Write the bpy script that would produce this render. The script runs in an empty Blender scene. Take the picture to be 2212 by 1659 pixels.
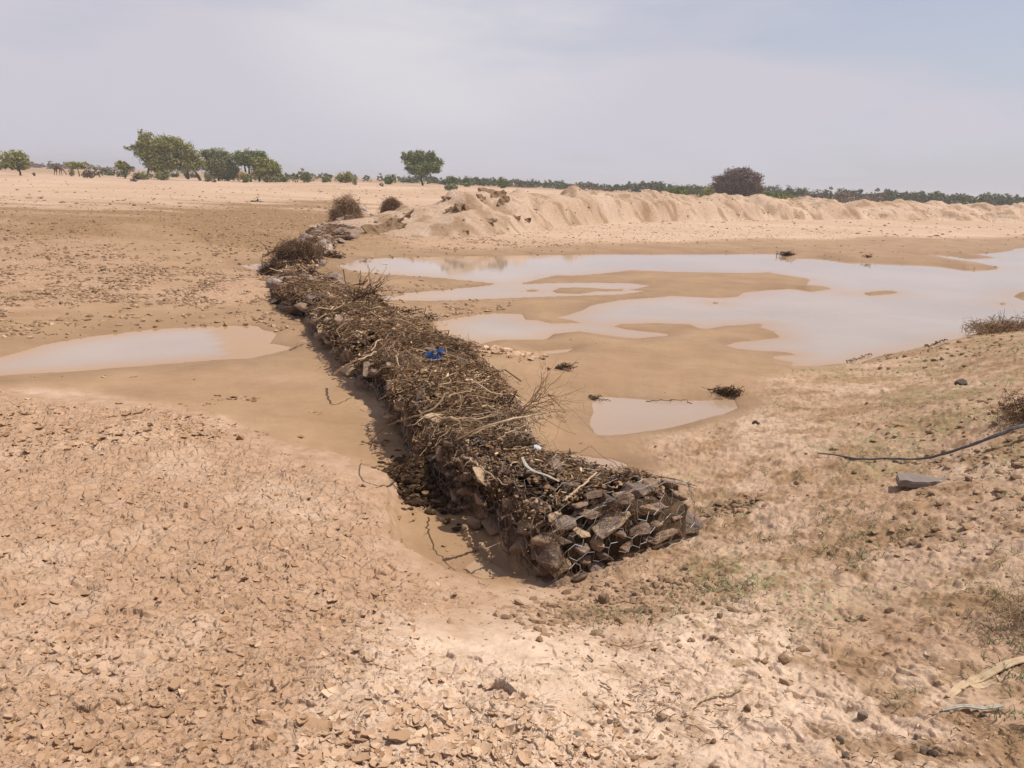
import bpy, bmesh, math, random
import numpy as np
from math import radians, sin, cos, pi
from mathutils import Vector, Matrix, Euler

sc = bpy.context.scene
col = sc.collection
rng = np.random.default_rng(11)
random.seed(5)

# ---------------------------------------------------------------- camera
CAMH = 2.05; FPX = 800.0; PITCH = radians(14.08); ROLL = radians(2.147)
cam_d = bpy.data.cameras.new('camera')
cam = bpy.data.objects.new('camera', cam_d); col.objects.link(cam)
cam_d.sensor_width = 36.0; cam_d.lens = FPX * 36.0 / 1024.0
cam_d.clip_start = 0.05; cam_d.clip_end = 12000
_F = np.array([0, cos(PITCH), -sin(PITCH)]); _R0 = np.array([1.0, 0, 0]); _U0 = np.array([0, sin(PITCH), cos(PITCH)])
_R = cos(ROLL) * _R0 + sin(ROLL) * _U0; _U = -sin(ROLL) * _R0 + cos(ROLL) * _U0
m = Matrix(((_R[0], _U[0], -_F[0], 0), (_R[1], _U[1], -_F[1], 0), (_R[2], _U[2], -_F[2], CAMH), (0, 0, 0, 1)))
cam.matrix_world = m
sc.camera = cam

# ---------------------------------------------------------------- sun, sky, exposure
SUN_EL = radians(62); SUN_AZ = radians(84)      # azimuth measured from +Y (view direction) towards +X
sun_d = bpy.data.lights.new('sun', 'SUN'); sun = bpy.data.objects.new('sun', sun_d); col.objects.link(sun)
sun_d.energy = 4.5; sun_d.angle = radians(0.6); sun_d.color = (1.0, 0.95, 0.87)
sdir = Vector((sin(SUN_AZ) * cos(SUN_EL), cos(SUN_AZ) * cos(SUN_EL), sin(SUN_EL)))
sun.rotation_euler = sdir.to_track_quat('Z', 'Y').to_euler()
sun.location = (0, 0, 30)

world = bpy.data.worlds.new('World'); sc.world = world; world.use_nodes = True
wn = world.node_tree.nodes; wl = world.node_tree.links; wn.clear()
w_out = wn.new('ShaderNodeOutputWorld'); w_bg = wn.new('ShaderNodeBackground')
sky = wn.new('ShaderNodeTexSky'); sky.sky_type = 'NISHITA'; sky.sun_disc = False
sky.sun_elevation = SUN_EL; sky.sun_rotation = SUN_AZ
sky.air_density = 1.0; sky.dust_density = 1.6; sky.ozone_density = 3.0; sky.altitude = 0
tc = wn.new('ShaderNodeTexCoord'); sep = wn.new('ShaderNodeSeparateXYZ')
wl.new(tc.outputs['Generated'], sep.inputs[0])
# dusty veil: thick close to the horizon, thinner and streaked (cirrus) higher up
mp = wn.new('ShaderNodeMapping'); mp.inputs['Scale'].default_value = (1.3, 1.0, 5.5); mp.inputs['Rotation'].default_value = (0, radians(14), 0)
ns = wn.new('ShaderNodeTexNoise'); ns.inputs['Scale'].default_value = 1.7; ns.inputs['Detail'].default_value = 5; ns.inputs['Roughness'].default_value = .5
wl.new(tc.outputs['Generated'], mp.inputs[0]); wl.new(mp.outputs[0], ns.inputs['Vector'])
cr = wn.new('ShaderNodeMapRange'); cr.inputs[1].default_value = .40; cr.inputs[2].default_value = .66; cr.inputs[3].default_value = -.12; cr.inputs[4].default_value = .4
wl.new(ns.outputs[0], cr.inputs[0])
hz = wn.new('ShaderNodeMapRange'); hz.inputs[1].default_value = 0.0; hz.inputs[2].default_value = .34; hz.inputs[3].default_value = .96; hz.inputs[4].default_value = .50
sx_ = wn.new('ShaderNodeMath'); sx_.operation = 'MULTIPLY_ADD'; sx_.inputs[1].default_value = .08; wl.new(sep.outputs[0], sx_.inputs[0]); wl.new(sep.outputs[2], sx_.inputs[2])
wl.new(sx_.outputs[0], hz.inputs[0])
ad = wn.new('ShaderNodeMath'); ad.operation = 'ADD'; ad.use_clamp = True
wl.new(hz.outputs[0], ad.inputs[0]); wl.new(cr.outputs[0], ad.inputs[1])
mx = wn.new('ShaderNodeMix'); mx.data_type = 'RGBA'
mx.inputs[7].default_value = (5.55, 5.35, 6.0, 1)
wl.new(ad.outputs[0], mx.inputs[0]); wl.new(sky.outputs[0], mx.inputs[6])
dt_ = wn.new('ShaderNodeVectorMath'); dt_.operation = 'DOT_PRODUCT'; wl.new(tc.outputs['Generated'], dt_.inputs[0])
cd_ = Vector((-.09, .94, .27)).normalized(); dt_.inputs[1].default_value = cd_
cm_ = wn.new('ShaderNodeMapRange'); cm_.interpolation_type = 'SMOOTHSTEP'; cm_.inputs[1].default_value = .955; cm_.inputs[2].default_value = 1.0; cm_.inputs[4].default_value = 1.0; wl.new(dt_.outputs['Value'], cm_.inputs[0])
cn_ = wn.new('ShaderNodeMapRange'); cn_.inputs[1].default_value = .36; cn_.inputs[2].default_value = .66; cn_.inputs[4].default_value = .9; wl.new(ns.outputs[0], cn_.inputs[0])
cp_ = wn.new('ShaderNodeMath'); cp_.operation = 'MULTIPLY'; wl.new(cm_.outputs[0], cp_.inputs[0]); wl.new(cn_.outputs[0], cp_.inputs[1])
mc_ = wn.new('ShaderNodeMix'); mc_.data_type = 'RGBA'; mc_.inputs[7].default_value = (6.8, 6.6, 6.9, 1); wl.new(cp_.outputs[0], mc_.inputs[0]); wl.new(mx.outputs[2], mc_.inputs[6])
wl.new(mc_.outputs[2], w_bg.inputs[0]); w_bg.inputs[1].default_value = 0.1
wl.new(w_bg.outputs[0], w_out.inputs[0])

sc.view_settings.view_transform = 'Standard'; sc.view_settings.look = 'None'
sc.view_settings.exposure = 0.16; sc.view_settings.gamma = 1
sc.render.engine = 'CYCLES'
sc.cycles.max_bounces = 5; sc.cycles.diffuse_bounces = 2; sc.cycles.glossy_bounces = 3
sc.cycles.use_denoising = True

# ---------------------------------------------------------------- helpers
S2 = 1024 / 2212.0
def unproj(px, py, z=0.0, s=S2):
    """Point of the sight line through a picture point (2212-wide grid) at height z."""
    d = _F * FPX + _R * (px * s - 512) - _U * (py * s - 384)
    t = (z - CAMH) / d[2]
    return np.array([0, 0, CAMH]) + d * t
def azim(px, s=1.0, py=186.0):
    d = _F * FPX + _R * (px * s - 512) - _U * (py - 384)
    return math.atan2(d[0], d[1])
def polar(px, r):
    a = azim(px); return r * sin(a), r * cos(a)

def _hash(ix, iy, k=0):
    h = (ix.astype(np.int64) * 374761393 + iy.astype(np.int64) * 668265263 + k * 974634777) & 0xffffffff
    h = ((h ^ (h >> 13)) * 1274126177) & 0xffffffff
    h = ((h ^ (h >> 16)) * 2246822519) & 0xffffffff
    h = h ^ (h >> 15)
    return (h & 0xffffff).astype(np.float32) / 16777216.0
def vnoise(x, y, k=0):
    ix = np.floor(x); iy = np.floor(y); fx = x - ix; fy = y - iy
    ux = fx * fx * (3 - 2 * fx); uy = fy * fy * (3 - 2 * fy)
    ix = ix.astype(np.int64); iy = iy.astype(np.int64)
    a = _hash(ix, iy, k); b = _hash(ix + 1, iy, k); c = _hash(ix, iy + 1, k); d = _hash(ix + 1, iy + 1, k)
    return (a + (b - a) * ux + (c - a) * uy + (a - b - c + d) * ux * uy) * 2 - 1
def fbm(x, y, o=4, k=0, g=.5):
    s = 0; a = 1; t = 0
    for i in range(o):
        s = s + a * vnoise(x * 2 ** i + 17.3 * i, y * 2 ** i - 9.1 * i, k + i); t += a; a *= g
    return s / t
def voronoi(x, y, k=0):
    """F1, F2-F1, cell random, offset vector to the cell's point"""
    ix = np.floor(x).astype(np.int64); iy = np.floor(y).astype(np.int64)
    f1 = np.full(x.shape, 9.0, np.float32); f2 = f1.copy(); cid = np.zeros(x.shape, np.float32)
    ox = np.zeros(x.shape, np.float32); oy = ox.copy()
    for dx in (-1, 0, 1):
        for dy in (-1, 0, 1):
            cx = ix + dx; cy = iy + dy
            px = cx + _hash(cx, cy, k); py = cy + _hash(cx, cy, k + 1)
            ex = (x - px).astype(np.float32); ey = (y - py).astype(np.float32)
            d = np.sqrt(ex * ex + ey * ey)
            n1 = d < f1
            f2 = np.where(n1, f1, np.minimum(f2, d))
            cid = np.where(n1, _hash(cx, cy, k + 2), cid); ox = np.where(n1, ex, ox); oy = np.where(n1, ey, oy)
            f1 = np.where(n1, d, f1)
    return f1, f2 - f1, cid, ox, oy
def sstep(a, b, x):
    t = np.clip((x - a) / (b - a), 0, 1); return t * t * (3 - 2 * t)

def sdf_poly(x, y, P):
    """signed distance, positive inside"""
    P = np.asarray(P, np.float32); n = len(P)
    out = np.full(x.shape, -999.0, np.float32)
    x0, y0 = P.min(0) - 6; x1, y1 = P.max(0) + 6
    sel = np.nonzero((x > x0) & (x < x1) & (y > y0) & (y < y1))[0]
    X = x[sel].astype(np.float32); Y = y[sel].astype(np.float32)
    d2 = np.full(X.shape, 1e9, np.float32); ins = np.zeros(X.shape, bool)
    for i in range(n):
        ax, ay = P[i]; bx, by = P[(i + 1) % n]
        ex, ey = bx - ax, by - ay
        t = np.clip(((X - ax) * ex + (Y - ay) * ey) / (ex * ex + ey * ey + 1e-12), 0, 1)
        qx = X - ax - ex * t; qy = Y - ay - ey * t
        d2 = np.minimum(d2, qx * qx + qy * qy)
        c = ((ay > Y) != (by > Y))
        if abs(by - ay) > 1e-9:
            ins ^= c & (X < (bx - ax) * (Y - ay) / (by - ay) + ax)
    out[sel] = np.where(ins, 1, -1) * np.sqrt(d2)
    return out

class MB:
    """collects pieces and links them as one mesh object"""
    def __init__(s): s.v = []; s.f = []; s.t = []; s.n = 0
    def add(s, v, f, tint=0.5):
        v = np.asarray(v, np.float32).reshape(-1, 3)
        for a in (f if isinstance(f, list) else [f]):
            s.f.append(np.asarray(a, np.int64) + s.n)
        s.v.append(v); t = np.asarray(tint, np.float32)
        s.t.append(np.full(len(v), float(t), np.float32) if t.ndim == 0 else t.ravel())
        s.n += len(v)
    def build(s, name, mat, parent=None, smooth=False, data_only=False):
        V = np.concatenate(s.v); me = bpy.data.meshes.new(name)
        me.vertices.add(len(V)); me.vertices.foreach_set('co', V.ravel())
        loops = np.concatenate([a.ravel() for a in s.f]); cnt = np.concatenate([np.full(a.shape[0], a.shape[1]) for a in s.f])
        st = np.concatenate([[0], np.cumsum(cnt)[:-1]])
        me.loops.add(len(loops)); me.loops.foreach_set('vertex_index', loops.astype(np.int32))
        me.polygons.add(len(cnt)); me.polygons.foreach_set('loop_start', st.astype(np.int32))
        try: me.polygons.foreach_set('loop_total', cnt.astype(np.int32))
        except Exception: pass
        me.polygons.foreach_set('use_smooth', np.full(len(cnt), smooth, bool))
        at = me.attributes.new('tint', 'FLOAT', 'POINT'); at.data.foreach_set('value', np.concatenate(s.t))
        me.update(calc_edges=True)
        me.materials.append(mat)
        if data_only: return me
        return link(name, me, parent)
def link(name, me, parent=None):
    o = bpy.data.objects.new(name, me); col.objects.link(o)
    if parent: o.parent = parent
    return o
def tag(o, label=None, cat=None, group=None, kind=None):
    if label: o['label'] = label
    if cat: o['category'] = cat
    if group: o['group'] = group
    if kind: o['kind'] = kind
    return o
def empty(name, loc=(0, 0, 0), rz=0):
    o = bpy.data.objects.new(name, None); col.objects.link(o); o.location = loc; o.rotation_euler = (0, 0, rz)
    o.empty_display_size = .1; return o

def tubes(mb, P, Rr, sides=3, tint=.5):
    """P (N,K,3) paths, Rr (N,K) radii; tint (N,) or scalar"""
    P = np.asarray(P, float); N, K, _ = P.shape; Rr = np.broadcast_to(Rr, (N, K))
    T = np.gradient(P, axis=1); T /= np.linalg.norm(T, axis=2, keepdims=True) + 1e-9
    ref = np.zeros((N, 1, 3)); mt = T.mean(1); pick = np.abs(mt[:, 2]) < .8
    ref[pick, 0, 2] = 1; ref[~pick, 0, 0] = 1
    A = np.cross(T, ref); A /= np.linalg.norm(A, axis=2, keepdims=True) + 1e-9
    B = np.cross(T, A)
    th = np.arange(sides) * 2 * pi / sides
    V = P[:, :, None, :] + Rr[:, :, None, None] * (A[:, :, None, :] * np.cos(th)[:, None] + B[:, :, None, :] * np.sin(th)[:, None])
    base = (np.arange(N) * K * sides)[:, None, None]
    k = np.arange(K - 1)[None, :, None] * sides; j = np.arange(sides)[None, None, :]; j2 = (j + 1) % sides
    Q = np.stack([base + k + j, base + k + j2, base + k + sides + j2, base + k + sides + j], -1).reshape(-1, 4)
    fs = [Q]
    if sides > 2:
        e0 = (np.arange(N) * K * sides)[:, None] + np.arange(sides)[None, ::-1]
        e1 = (np.arange(N) * K * sides)[:, None] + (K - 1) * sides + np.arange(sides)[None]
        fs += [e0, e1]
    t = np.asarray(tint, float)
    tt = np.repeat(np.broadcast_to(t, (N,)), K * sides)
    mb.add(V.reshape(-1, 3), fs, tt)

def spline(pts, n):
    """Catmull-Rom through pts, n samples"""
    p = np.asarray(pts, float); p = np.vstack([2 * p[0] - p[1], p, 2 * p[-1] - p[-2]])
    m_ = len(p) - 3; u = np.linspace(0, m_ - 1e-6, n); i = u.astype(int); t = (u - i)[:, None]
    a, b, c, d = p[i], p[i + 1], p[i + 2], p[i + 3]
    return .5 * (2 * b + (c - a) * t + (2 * a - 5 * b + 4 * c - d) * t ** 2 + (3 * b - a - 3 * c + d) * t ** 3)

# ---------------------------------------------------------------- materials
def new_mat(name, rough=.95, spec=.1):
    mt = bpy.data.materials.new(name); mt.use_nodes = True
    b = mt.node_tree.nodes['Principled BSDF']; b.inputs['Roughness'].default_value = rough
    b.inputs['Specular IOR Level'].default_value = spec
    return mt, mt.node_tree.nodes, mt.node_tree.links, b
def ramp(n, stops):
    r = n.new('ShaderNodeValToRGB'); e = r.color_ramp.elements
    while len(e) < len(stops): e.new(.5)
    for i, (p, c) in enumerate(stops): e[i].position = p; e[i].color = (*c, 1)
    return r
def tint_mat(name, stops, rough=.95, spec=.08, scale=25, nmix=.35, bump=.0, bdist=.01, objrand=False, stretch=(1, 1, 1)):
    """colour picked by the 'tint' attribute (or object random) blended with noise"""
    mt, n, l, b = new_mat(name, rough, spec)
    if objrand: src = n.new('ShaderNodeObjectInfo').outputs['Random']
    else:
        a = n.new('ShaderNodeAttribute'); a.attribute_name = 'tint'; src = a.outputs['Fac']
    c = n.new('ShaderNodeTexCoord'); mp_ = n.new('ShaderNodeMapping'); mp_.inputs['Scale'].default_value = stretch
    l.new(c.outputs['Object'], mp_.inputs[0])
    z = n.new('ShaderNodeTexNoise'); z.inputs['Scale'].default_value = scale; z.inputs['Detail'].default_value = 5; z.inputs['Roughness'].default_value = .62
    l.new(mp_.outputs[0], z.inputs['Vector'])
    if nmix > 0:
        s_ = n.new('ShaderNodeMath'); s_.operation = 'SUBTRACT'; s_.inputs[1].default_value = .5; l.new(z.outputs[0], s_.inputs[0])
        q = n.new('ShaderNodeMath'); q.operation = 'MULTIPLY_ADD'; q.inputs[1].default_value = nmix * 3
        l.new(s_.outputs[0], q.inputs[0]); l.new(src, q.inputs[2]); src = q.outputs[0]
    r = ramp(n, stops); l.new(src, r.inputs[0]); l.new(r.outputs[0], b.inputs['Base Color'])
    if bump > 0:
        bp = n.new('ShaderNodeBump'); bp.inputs['Strength'].default_value = bump; bp.inputs['Distance'].default_value = bdist
        l.new(z.outputs[0], bp.inputs['Height']); l.new(bp.outputs[0], b.inputs['Normal'])
    return mt

M = {}
M['debris'] = tint_mat('dry_brush', [(0, (.03, .017, .010)), (.35, (.125, .072, .040)), (.7, (.29, .178, .10)), (1, (.58, .41, .25))], nmix=.1)
M['core'] = tint_mat('shade_darkened_mud', [(0, (.018, .011, .007)), (.5, (.05, .031, .019)), (1, (.13, .085, .05))], scale=14, nmix=.5, bump=.8, bdist=.03)  # wall core mud, albedo darkened to paint deep shade between the stones
M['stone'] = tint_mat('rubble_stone', [(0, (.12, .08, .06)), (.3, (.23, .15, .10)), (.5, (.33, .215, .14)), (.66, (.16, .12, .10)), (.85, (.35, .235, .15)), (1, (.45, .32, .20))],
                      scale=4.5, nmix=.22, bump=.55, bdist=.06, objrand=True, stretch=(1, 1, 2.6))
M['stone_far'] = tint_mat('rubble_stone_weathered', [(0, (.16, .105, .08)), (.4, (.27, .185, .14)), (.75, (.22, .175, .15)), (1, (.44, .33, .25))], scale=4, nmix=.2, bump=.5, bdist=.05, objrand=True)
M['wire'] = tint_mat('galvanised_wire', [(0, (.09, .065, .05)), (.6, (.20, .165, .14)), (1, (.36, .33, .31))], rough=.45, spec=.5, scale=8, nmix=.3)
M['wood'] = tint_mat('dead_wood', [(0, (.13, .085, .05)), (.5, (.34, .235, .15)), (1, (.52, .39, .26))], scale=18, nmix=.18, bump=.4, bdist=.004)
M['straw'] = tint_mat('dry_straw', [(0, (.2, .135, .075)), (.5, (.38, .27, .165)), (1, (.50, .37, .24))], scale=30, nmix=.1)
M['bark'] = tint_mat('bark', [(0, (.05, .03, .02)), (1, (.14, .09, .06))], scale=3, nmix=.4)
M['leaf'] = tint_mat('acacia_leaves', [(0, (.14, .145, .04)), (.5, (.26, .25, .075)), (1, (.42, .38, .13))], rough=.8, scale=.6, nmix=.2)
M['leaf_green'] = tint_mat('green_leaves', [(0, (.10, .135, .045)), (.5, (.19, .225, .08)), (1, (.32, .34, .13))], rough=.8, scale=.6, nmix=.2)
M['leaf_grey'] = tint_mat('grey_green_leaves', [(0, (.13, .14, .06)), (.5, (.22, .22, .095)), (1, (.34, .32, .15))], rough=.85, scale=.6, nmix=.2)
M['leaf_far'] = tint_mat('far_scrub_leaves', [(0, (.08, .095, .05)), (.5, (.14, .155, .08)), (1, (.24, .24, .13))], rough=.85, scale=.3, nmix=.2)
M['leaf_brown'] = tint_mat('bare_twig_crown', [(0, (.14, .095, .075)), (.5, (.22, .155, .12)), (1, (.34, .25, .19))], rough=.9, scale=.6, nmix=.2)
M['camel_brown'] = tint_mat('brown_camel_hair', [(0, (.13, .065, .045)), (1, (.24, .13, .085))], scale=2, nmix=.4)
M['camel_tan'] = tint_mat('tan_camel_hair', [(0, (.38, .25, .11)), (1, (.50, .35, .17))], scale=2, nmix=.4)
M['flake'] = tint_mat('mud_flake', [(0, (.26, .152, .082)), (.5, (.39, .245, .148)), (1, (.54, .38, .26))], scale=9, nmix=.15, bump=.3, bdist=.004)
M['clod'] = tint_mat('mud_clod', [(0, (.18, .115, .07)), (.4, (.32, .205, .125)), (.8, (.44, .295, .19)), (1, (.52, .38, .26))], scale=30, nmix=.1)
M['crust'] = tint_mat('clay_crust', [(0, (.22, .14, .08)), (.5, (.37, .25, .155)), (1, (.54, .40, .28))], scale=2.5, nmix=.35, bump=.6, bdist=.05)
M['blue'] = tint_mat('blue_plastic', [(0, (.06, .13, .32)), (1, (.16, .27, .50))], rough=.45, spec=.4, scale=20, nmix=.3)
M['white'] = tint_mat('pale_rag', [(0, (.55, .52, .5)), (1, (.75, .72, .7))], scale=20, nmix=.3)
M['greystrip'] = tint_mat('grey_bark_strip', [(0, (.26, .23, .18)), (1, (.42, .38, .31))], scale=20, nmix=.3)
M['hose'] = tint_mat('dark_pole', [(0, (.055, .055, .062)), (1, (.15, .14, .14))], rough=.6, spec=.3, scale=16, nmix=.3, bump=.4, bdist=.004)
M['greystone'] = tint_mat('grey_slab', [(0, (.20, .16, .14)), (1, (.36, .29, .24))], scale=6, nmix=.35, bump=.5, bdist=.01)
M['darkstone'] = tint_mat('dark_lump', [(0, (.06, .045, .038)), (.6, (.16, .12, .09)), (1, (.26, .2, .14))], scale=22, nmix=.3, bump=.4, bdist=.005, objrand=True)
M['pinkslab'] = tint_mat('pink_clay_slab', [(0, (.45, .26, .19)), (1, (.58, .37, .27))], scale=3, nmix=.4, bump=.3, bdist=.02)
M['grass'] = tint_mat('sparse_grass', [(0, (.14, .15, .075)), (.5, (.21, .22, .11)), (1, (.42, .34, .19))], rough=.8, scale=20, nmix=.1)
M['palegrass'] = tint_mat('pale_shrub_leaves', [(0, (.21, .22, .13)), (.5, (.31, .31, .18)), (1, (.42, .39, .25))], rough=.85, scale=.6, nmix=.2)

# water: milky, silt-laden, smooth surface
mt, n, l, b = new_mat('silty_water', .045, .5)
b.inputs['IOR'].default_value = 1.33
c_ = n.new('ShaderNodeTexCoord'); z_ = n.new('ShaderNodeTexNoise'); z_.inputs['Scale'].default_value = .35; z_.inputs['Detail'].default_value = 4
l.new(c_.outputs['Object'], z_.inputs['Vector'])
r_ = ramp(n, [(.35, (.31, .225, .165)), (.65, (.37, .28, .215))]); l.new(z_.outputs[0], r_.inputs[0])
wa_ = n.new('ShaderNodeAttribute'); wa_.attribute_name = 'tint'; wmx = n.new('ShaderNodeMix'); wmx.data_type = 'RGBA'
wmx.inputs[7].default_value = (.36, .205, .09, 1); l.new(wa_.outputs['Fac'], wmx.inputs[0]); l.new(r_.outputs[0], wmx.inputs[6]); l.new(wmx.outputs[2], b.inputs['Base Color'])
wsp = n.new('ShaderNodeMapRange'); wsp.inputs[3].default_value = .5; wsp.inputs[4].default_value = .28; l.new(wa_.outputs['Fac'], wsp.inputs[0]); l.new(wsp.outputs[0], b.inputs['Specular IOR Level'])
z2 = n.new('ShaderNodeTexNoise'); z2.inputs['Scale'].default_value = 5; z2.inputs['Detail'].default_value = 3
l.new(c_.outputs['Object'], z2.inputs['Vector'])
bp_ = n.new('ShaderNodeBump'); bp_.inputs['Strength'].default_value = .10; bp_.inputs['Distance'].default_value = .01
l.new(z2.outputs[0], bp_.inputs['Height']); l.new(bp_.outputs[0], b.inputs['Normal'])
M['water'] = mt

# ground: masks from the mesh, colours and grain from noise
def ground_mat(name, bank=False):
    mt, n, l, b = new_mat(name, .95, .12)
    geo = n.new('ShaderNodeNewGeometry')
    def noise(scale, det=5, rough=.6, stretch=None):
        z = n.new('ShaderNodeTexNoise'); z.inputs['Scale'].default_value = scale; z.inputs['Detail'].default_value = det; z.inputs['Roughness'].default_value = rough
        if stretch:
            mp_ = n.new('ShaderNodeMapping'); mp_.inputs['Scale'].default_value = stretch
            l.new(geo.outputs['Position'], mp_.inputs[0]); l.new(mp_.outputs[0], z.inputs['Vector'])
        else: l.new(geo.outputs['Position'], z.inputs['Vector'])
        return z.outputs[0]
    def math_(op, a, b_, clamp=False):
        q = n.new('ShaderNodeMath'); q.operation = op; q.use_clamp = clamp
        for i, w in enumerate((a, b_)):
            if isinstance(w, (int, float)): q.inputs[i].default_value = w
            else: l.new(w, q.inputs[i])
        return q.outputs[0]
    def mixc(f, a, c):
        q = n.new('ShaderNodeMix'); q.data_type = 'RGBA'
        for i, w in ((0, f), (6, a), (7, c)):
            if isinstance(w, (int, float)): q.inputs[i].default_value = w
            elif isinstance(w, tuple): q.inputs[i].default_value = (*w, 1)
            else: l.new(w, q.inputs[i])
        return q.outputs[2]
    grain = noise(260, 3); mid = noise(9, 6, .65); big = noise(.8, 5); huge = noise(.07, 4, .6, (1, 1.0, 1))
    A = n.new('ShaderNodeAttribute'); A.attribute_name = 'masks'
    sA = n.new('ShaderNodeSeparateColor'); l.new(A.outputs['Color'], sA.inputs[0])
    B = n.new('ShaderNodeAttribute'); B.attribute_name = 'masks2'
    sB = n.new('ShaderNodeSeparateColor'); l.new(B.outputs['Color'], sB.inputs[0])
    wet, crk, pale = sA.outputs[0], sA.outputs[1], sA.outputs[2]
    green, band, rnd = sB.outputs[0], sB.outputs[1], sB.outputs[2]
    def cvar(base, light, src):
        mr = n.new('ShaderNodeMapRange'); mr.inputs[1].default_value = .3; mr.inputs[2].default_value = .7; l.new(src, mr.inputs[0])
        return mixc(mr.outputs[0], base, light)
    tan = cvar((.30, .183, .108), (.455, .305, .205), mid)
    tan = mixc(math_('MULTIPLY', rnd, .5), tan, (.44, .27, .165))
    tan = mixc(math_('MULTIPLY', math_('SUBTRACT', big, .3, True), .35), tan, (.44, .285, .185))
    pal = cvar((.475, .33, .228), (.625, .465, .345), mid)
    c = mixc(pale, tan, pal)
    bnd = cvar((.20, .115, .055), (.32, .20, .11), mid)
    c = mixc(band, c, bnd)
    wetc = mixc(math_('MULTIPLY', A.outputs['Alpha'], .55), cvar((.235, .138, .066), (.35, .22, .118), noise(1.1, 6, .62)), (.15, .088, .05))
    wetf = math_('MULTIPLY', wet, .95)
    c = mixc(wetf, c, wetc)
    gr = cvar((.21, .19, .09), (.31, .275, .14), noise(30, 5))
    gm = math_('MULTIPLY', green, math_('GREATER_THAN', noise(22, 6, .7), .53), True)
    c = mixc(math_('MULTIPLY', gm, .8), c, gr)
    gv = n.new('ShaderNodeMapRange'); gv.inputs[1].default_value = .3; gv.inputs[2].default_value = .7; gv.inputs[3].default_value = .84; gv.inputs[4].default_value = 1.12
    l.new(grain, gv.inputs[0])
    vm = n.new('ShaderNodeVectorMath'); vm.operation = 'SCALE'; l.new(c, vm.inputs[0]); l.new(gv.outputs[0], vm.inputs[3])
    l.new(vm.outputs[0], b.inputs['Base Color'])
    rr = n.new('ShaderNodeMapRange'); rr.inputs[3].default_value = .95; rr.inputs[4].default_value = .55; l.new(wet, rr.inputs[0]); l.new(rr.outputs[0], b.inputs['Roughness'])
    dry = math_('SUBTRACT', 1.0, math_('MULTIPLY', wet, .8))
    h = math_('ADD', math_('MULTIPLY', grain, .25), math_('MULTIPLY', mid, 1.0))
    v = n.new('ShaderNodeTexVoronoi'); v.feature = 'DISTANCE_TO_EDGE'; v.inputs['Scale'].default_value = 13
    l.new(geo.outputs['Position'], v.inputs['Vector'])
    ve = math_('MULTIPLY', math_('MINIMUM', v.outputs['Distance'], .12), 6.0)
    h = math_('ADD', h, math_('MULTIPLY', ve, crk))
    h = math_('MULTIPLY', h, dry)
    bp = n.new('ShaderNodeBump'); bp.inputs['Strength'].default_value = .75; bp.inputs['Distance'].default_value = .018 if not bank else .12
    l.new(h, bp.inputs['Height']); l.new(bp.outputs[0], b.inputs['Normal'])
    return mt
M['ground'] = ground_mat('dry_riverbed_mud'); M['bank'] = ground_mat('dug_out_earth', True)

# ---------------------------------------------------------------- water outlines (picture grid -> the water level z=0)
def ring(pts, z=0.0): return np.array([unproj(a, b_, z)[:2] for a, b_ in pts])
POND_MAIN = [(725,575),(740,569),(778,561),(866,556),(976,554),(1122,552),(1305,549.6),(1488,548.5),(1676,548),(1693,554),(1693,563.7),(1710,563.7),(1727,558),(1765,557.6),
 (1812,565),(1891,567.8),(1969,571),(2010,572),(2088,583),(2140,582.5),(2157,578.7),(2133,573),(2088,568),(2037,557),(2003,556),(1969,551),(2003,550),(2044,551),(2088,559),(2150,557),
 (2105,549),(2140,546.7),(2177,542),(2201,537),(2228,534),(2420,528),(2700,560),(2700,690),(2400,700),(2212,712),(2140,724.6),(2099,728),(2037,748),(1969,760),(1894,770.6),(1857,782.6),
 (1850,787.6),(1799,786),(1758,791),(1713,791),(1717,782),(1676,775.7),(1676,770),(1730,767),(1696,760),(1628,757),(1587,751.8),(1570,746.7),(1594,740),(1645,735.8),(1690,729.7),(1676,716),
 (1649,707.5),(1656,698),(1628,699),(1567,704),(1529,711),(1509,709),(1492,701),(1415,699),(1342,700),(1323,705),(1345,710),(1360,712.6),(1426,718.8),(1448,722),(1441,726),(1378,732),(1342,729),
 (1305,723.6),(1250,716),(1195,721.7),(1177,732.7),(1159,736),(1067,735.7),(1049,740),(1030,746),(1008,753),(994,756.5),(976,747),(965,736),(939,712.6),(910,700),(935,694),(976,688.8),(1049,677),
 (1085,678),(1126,679.6),(1133,692),(1159,692),(1188,699),(1232,698),(1258,698),(1232,690.6),(1203,687),(1232,679.6),(1261,670.5),(1276,661),(1342,648.5),(1452,639),(1553,643.5),(1598,641),
 (1611,632.6),(1662,627.5),(1717,624),(1758,631),(1805,624),(1782,619),(1744,618),(1754,603.6),(1696,595),(1662,587.6),(1628,590),(1560,590),(1458,588),(1360,584),(1287,591.7),(1239,595),
 (1195,595),(1162,602.7),(1135,609),(1095,614),(1067,612),(939,599),(829,591.7),(792,588),(756,584),(747,580)]
POND_B = [(829,648.5),(829,639),(884,633),(976,624.7),(1060,617),(1085,611),(1125,608),(1126,615.5),(1184,612),(1268,611),(1360,612),(1408,617),(1378,623),(1350,627),(1397,629),(1342,635.7),(1195,640),
 (1085,644),(990,648.5),(961,650),(880,649)]
POND_L = [(-160,800),(-160,850),(0,812),(170,801),(330,788),(470,778),(540,775),(577,766.7),(623,755.7),(634,749.6),(584,742),(600,718),(572,714),(555,704.5),(540,703),(450,705),(330,712),(200,727),(100,744),(0,772)]
POND_L2 = [(634,727.7),(650,720),(677,714),(700,711),(712,728),(722,742),(722,751),(696,756),(669,745),(645,737)]
POND_R3 = [(1280,862),(1310,858),(1450,866),(1580,864),(1588,880),(1560,895),(1450,925),(1380,936),(1320,941),(1290,940),(1276,915),(1285,890)]
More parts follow.
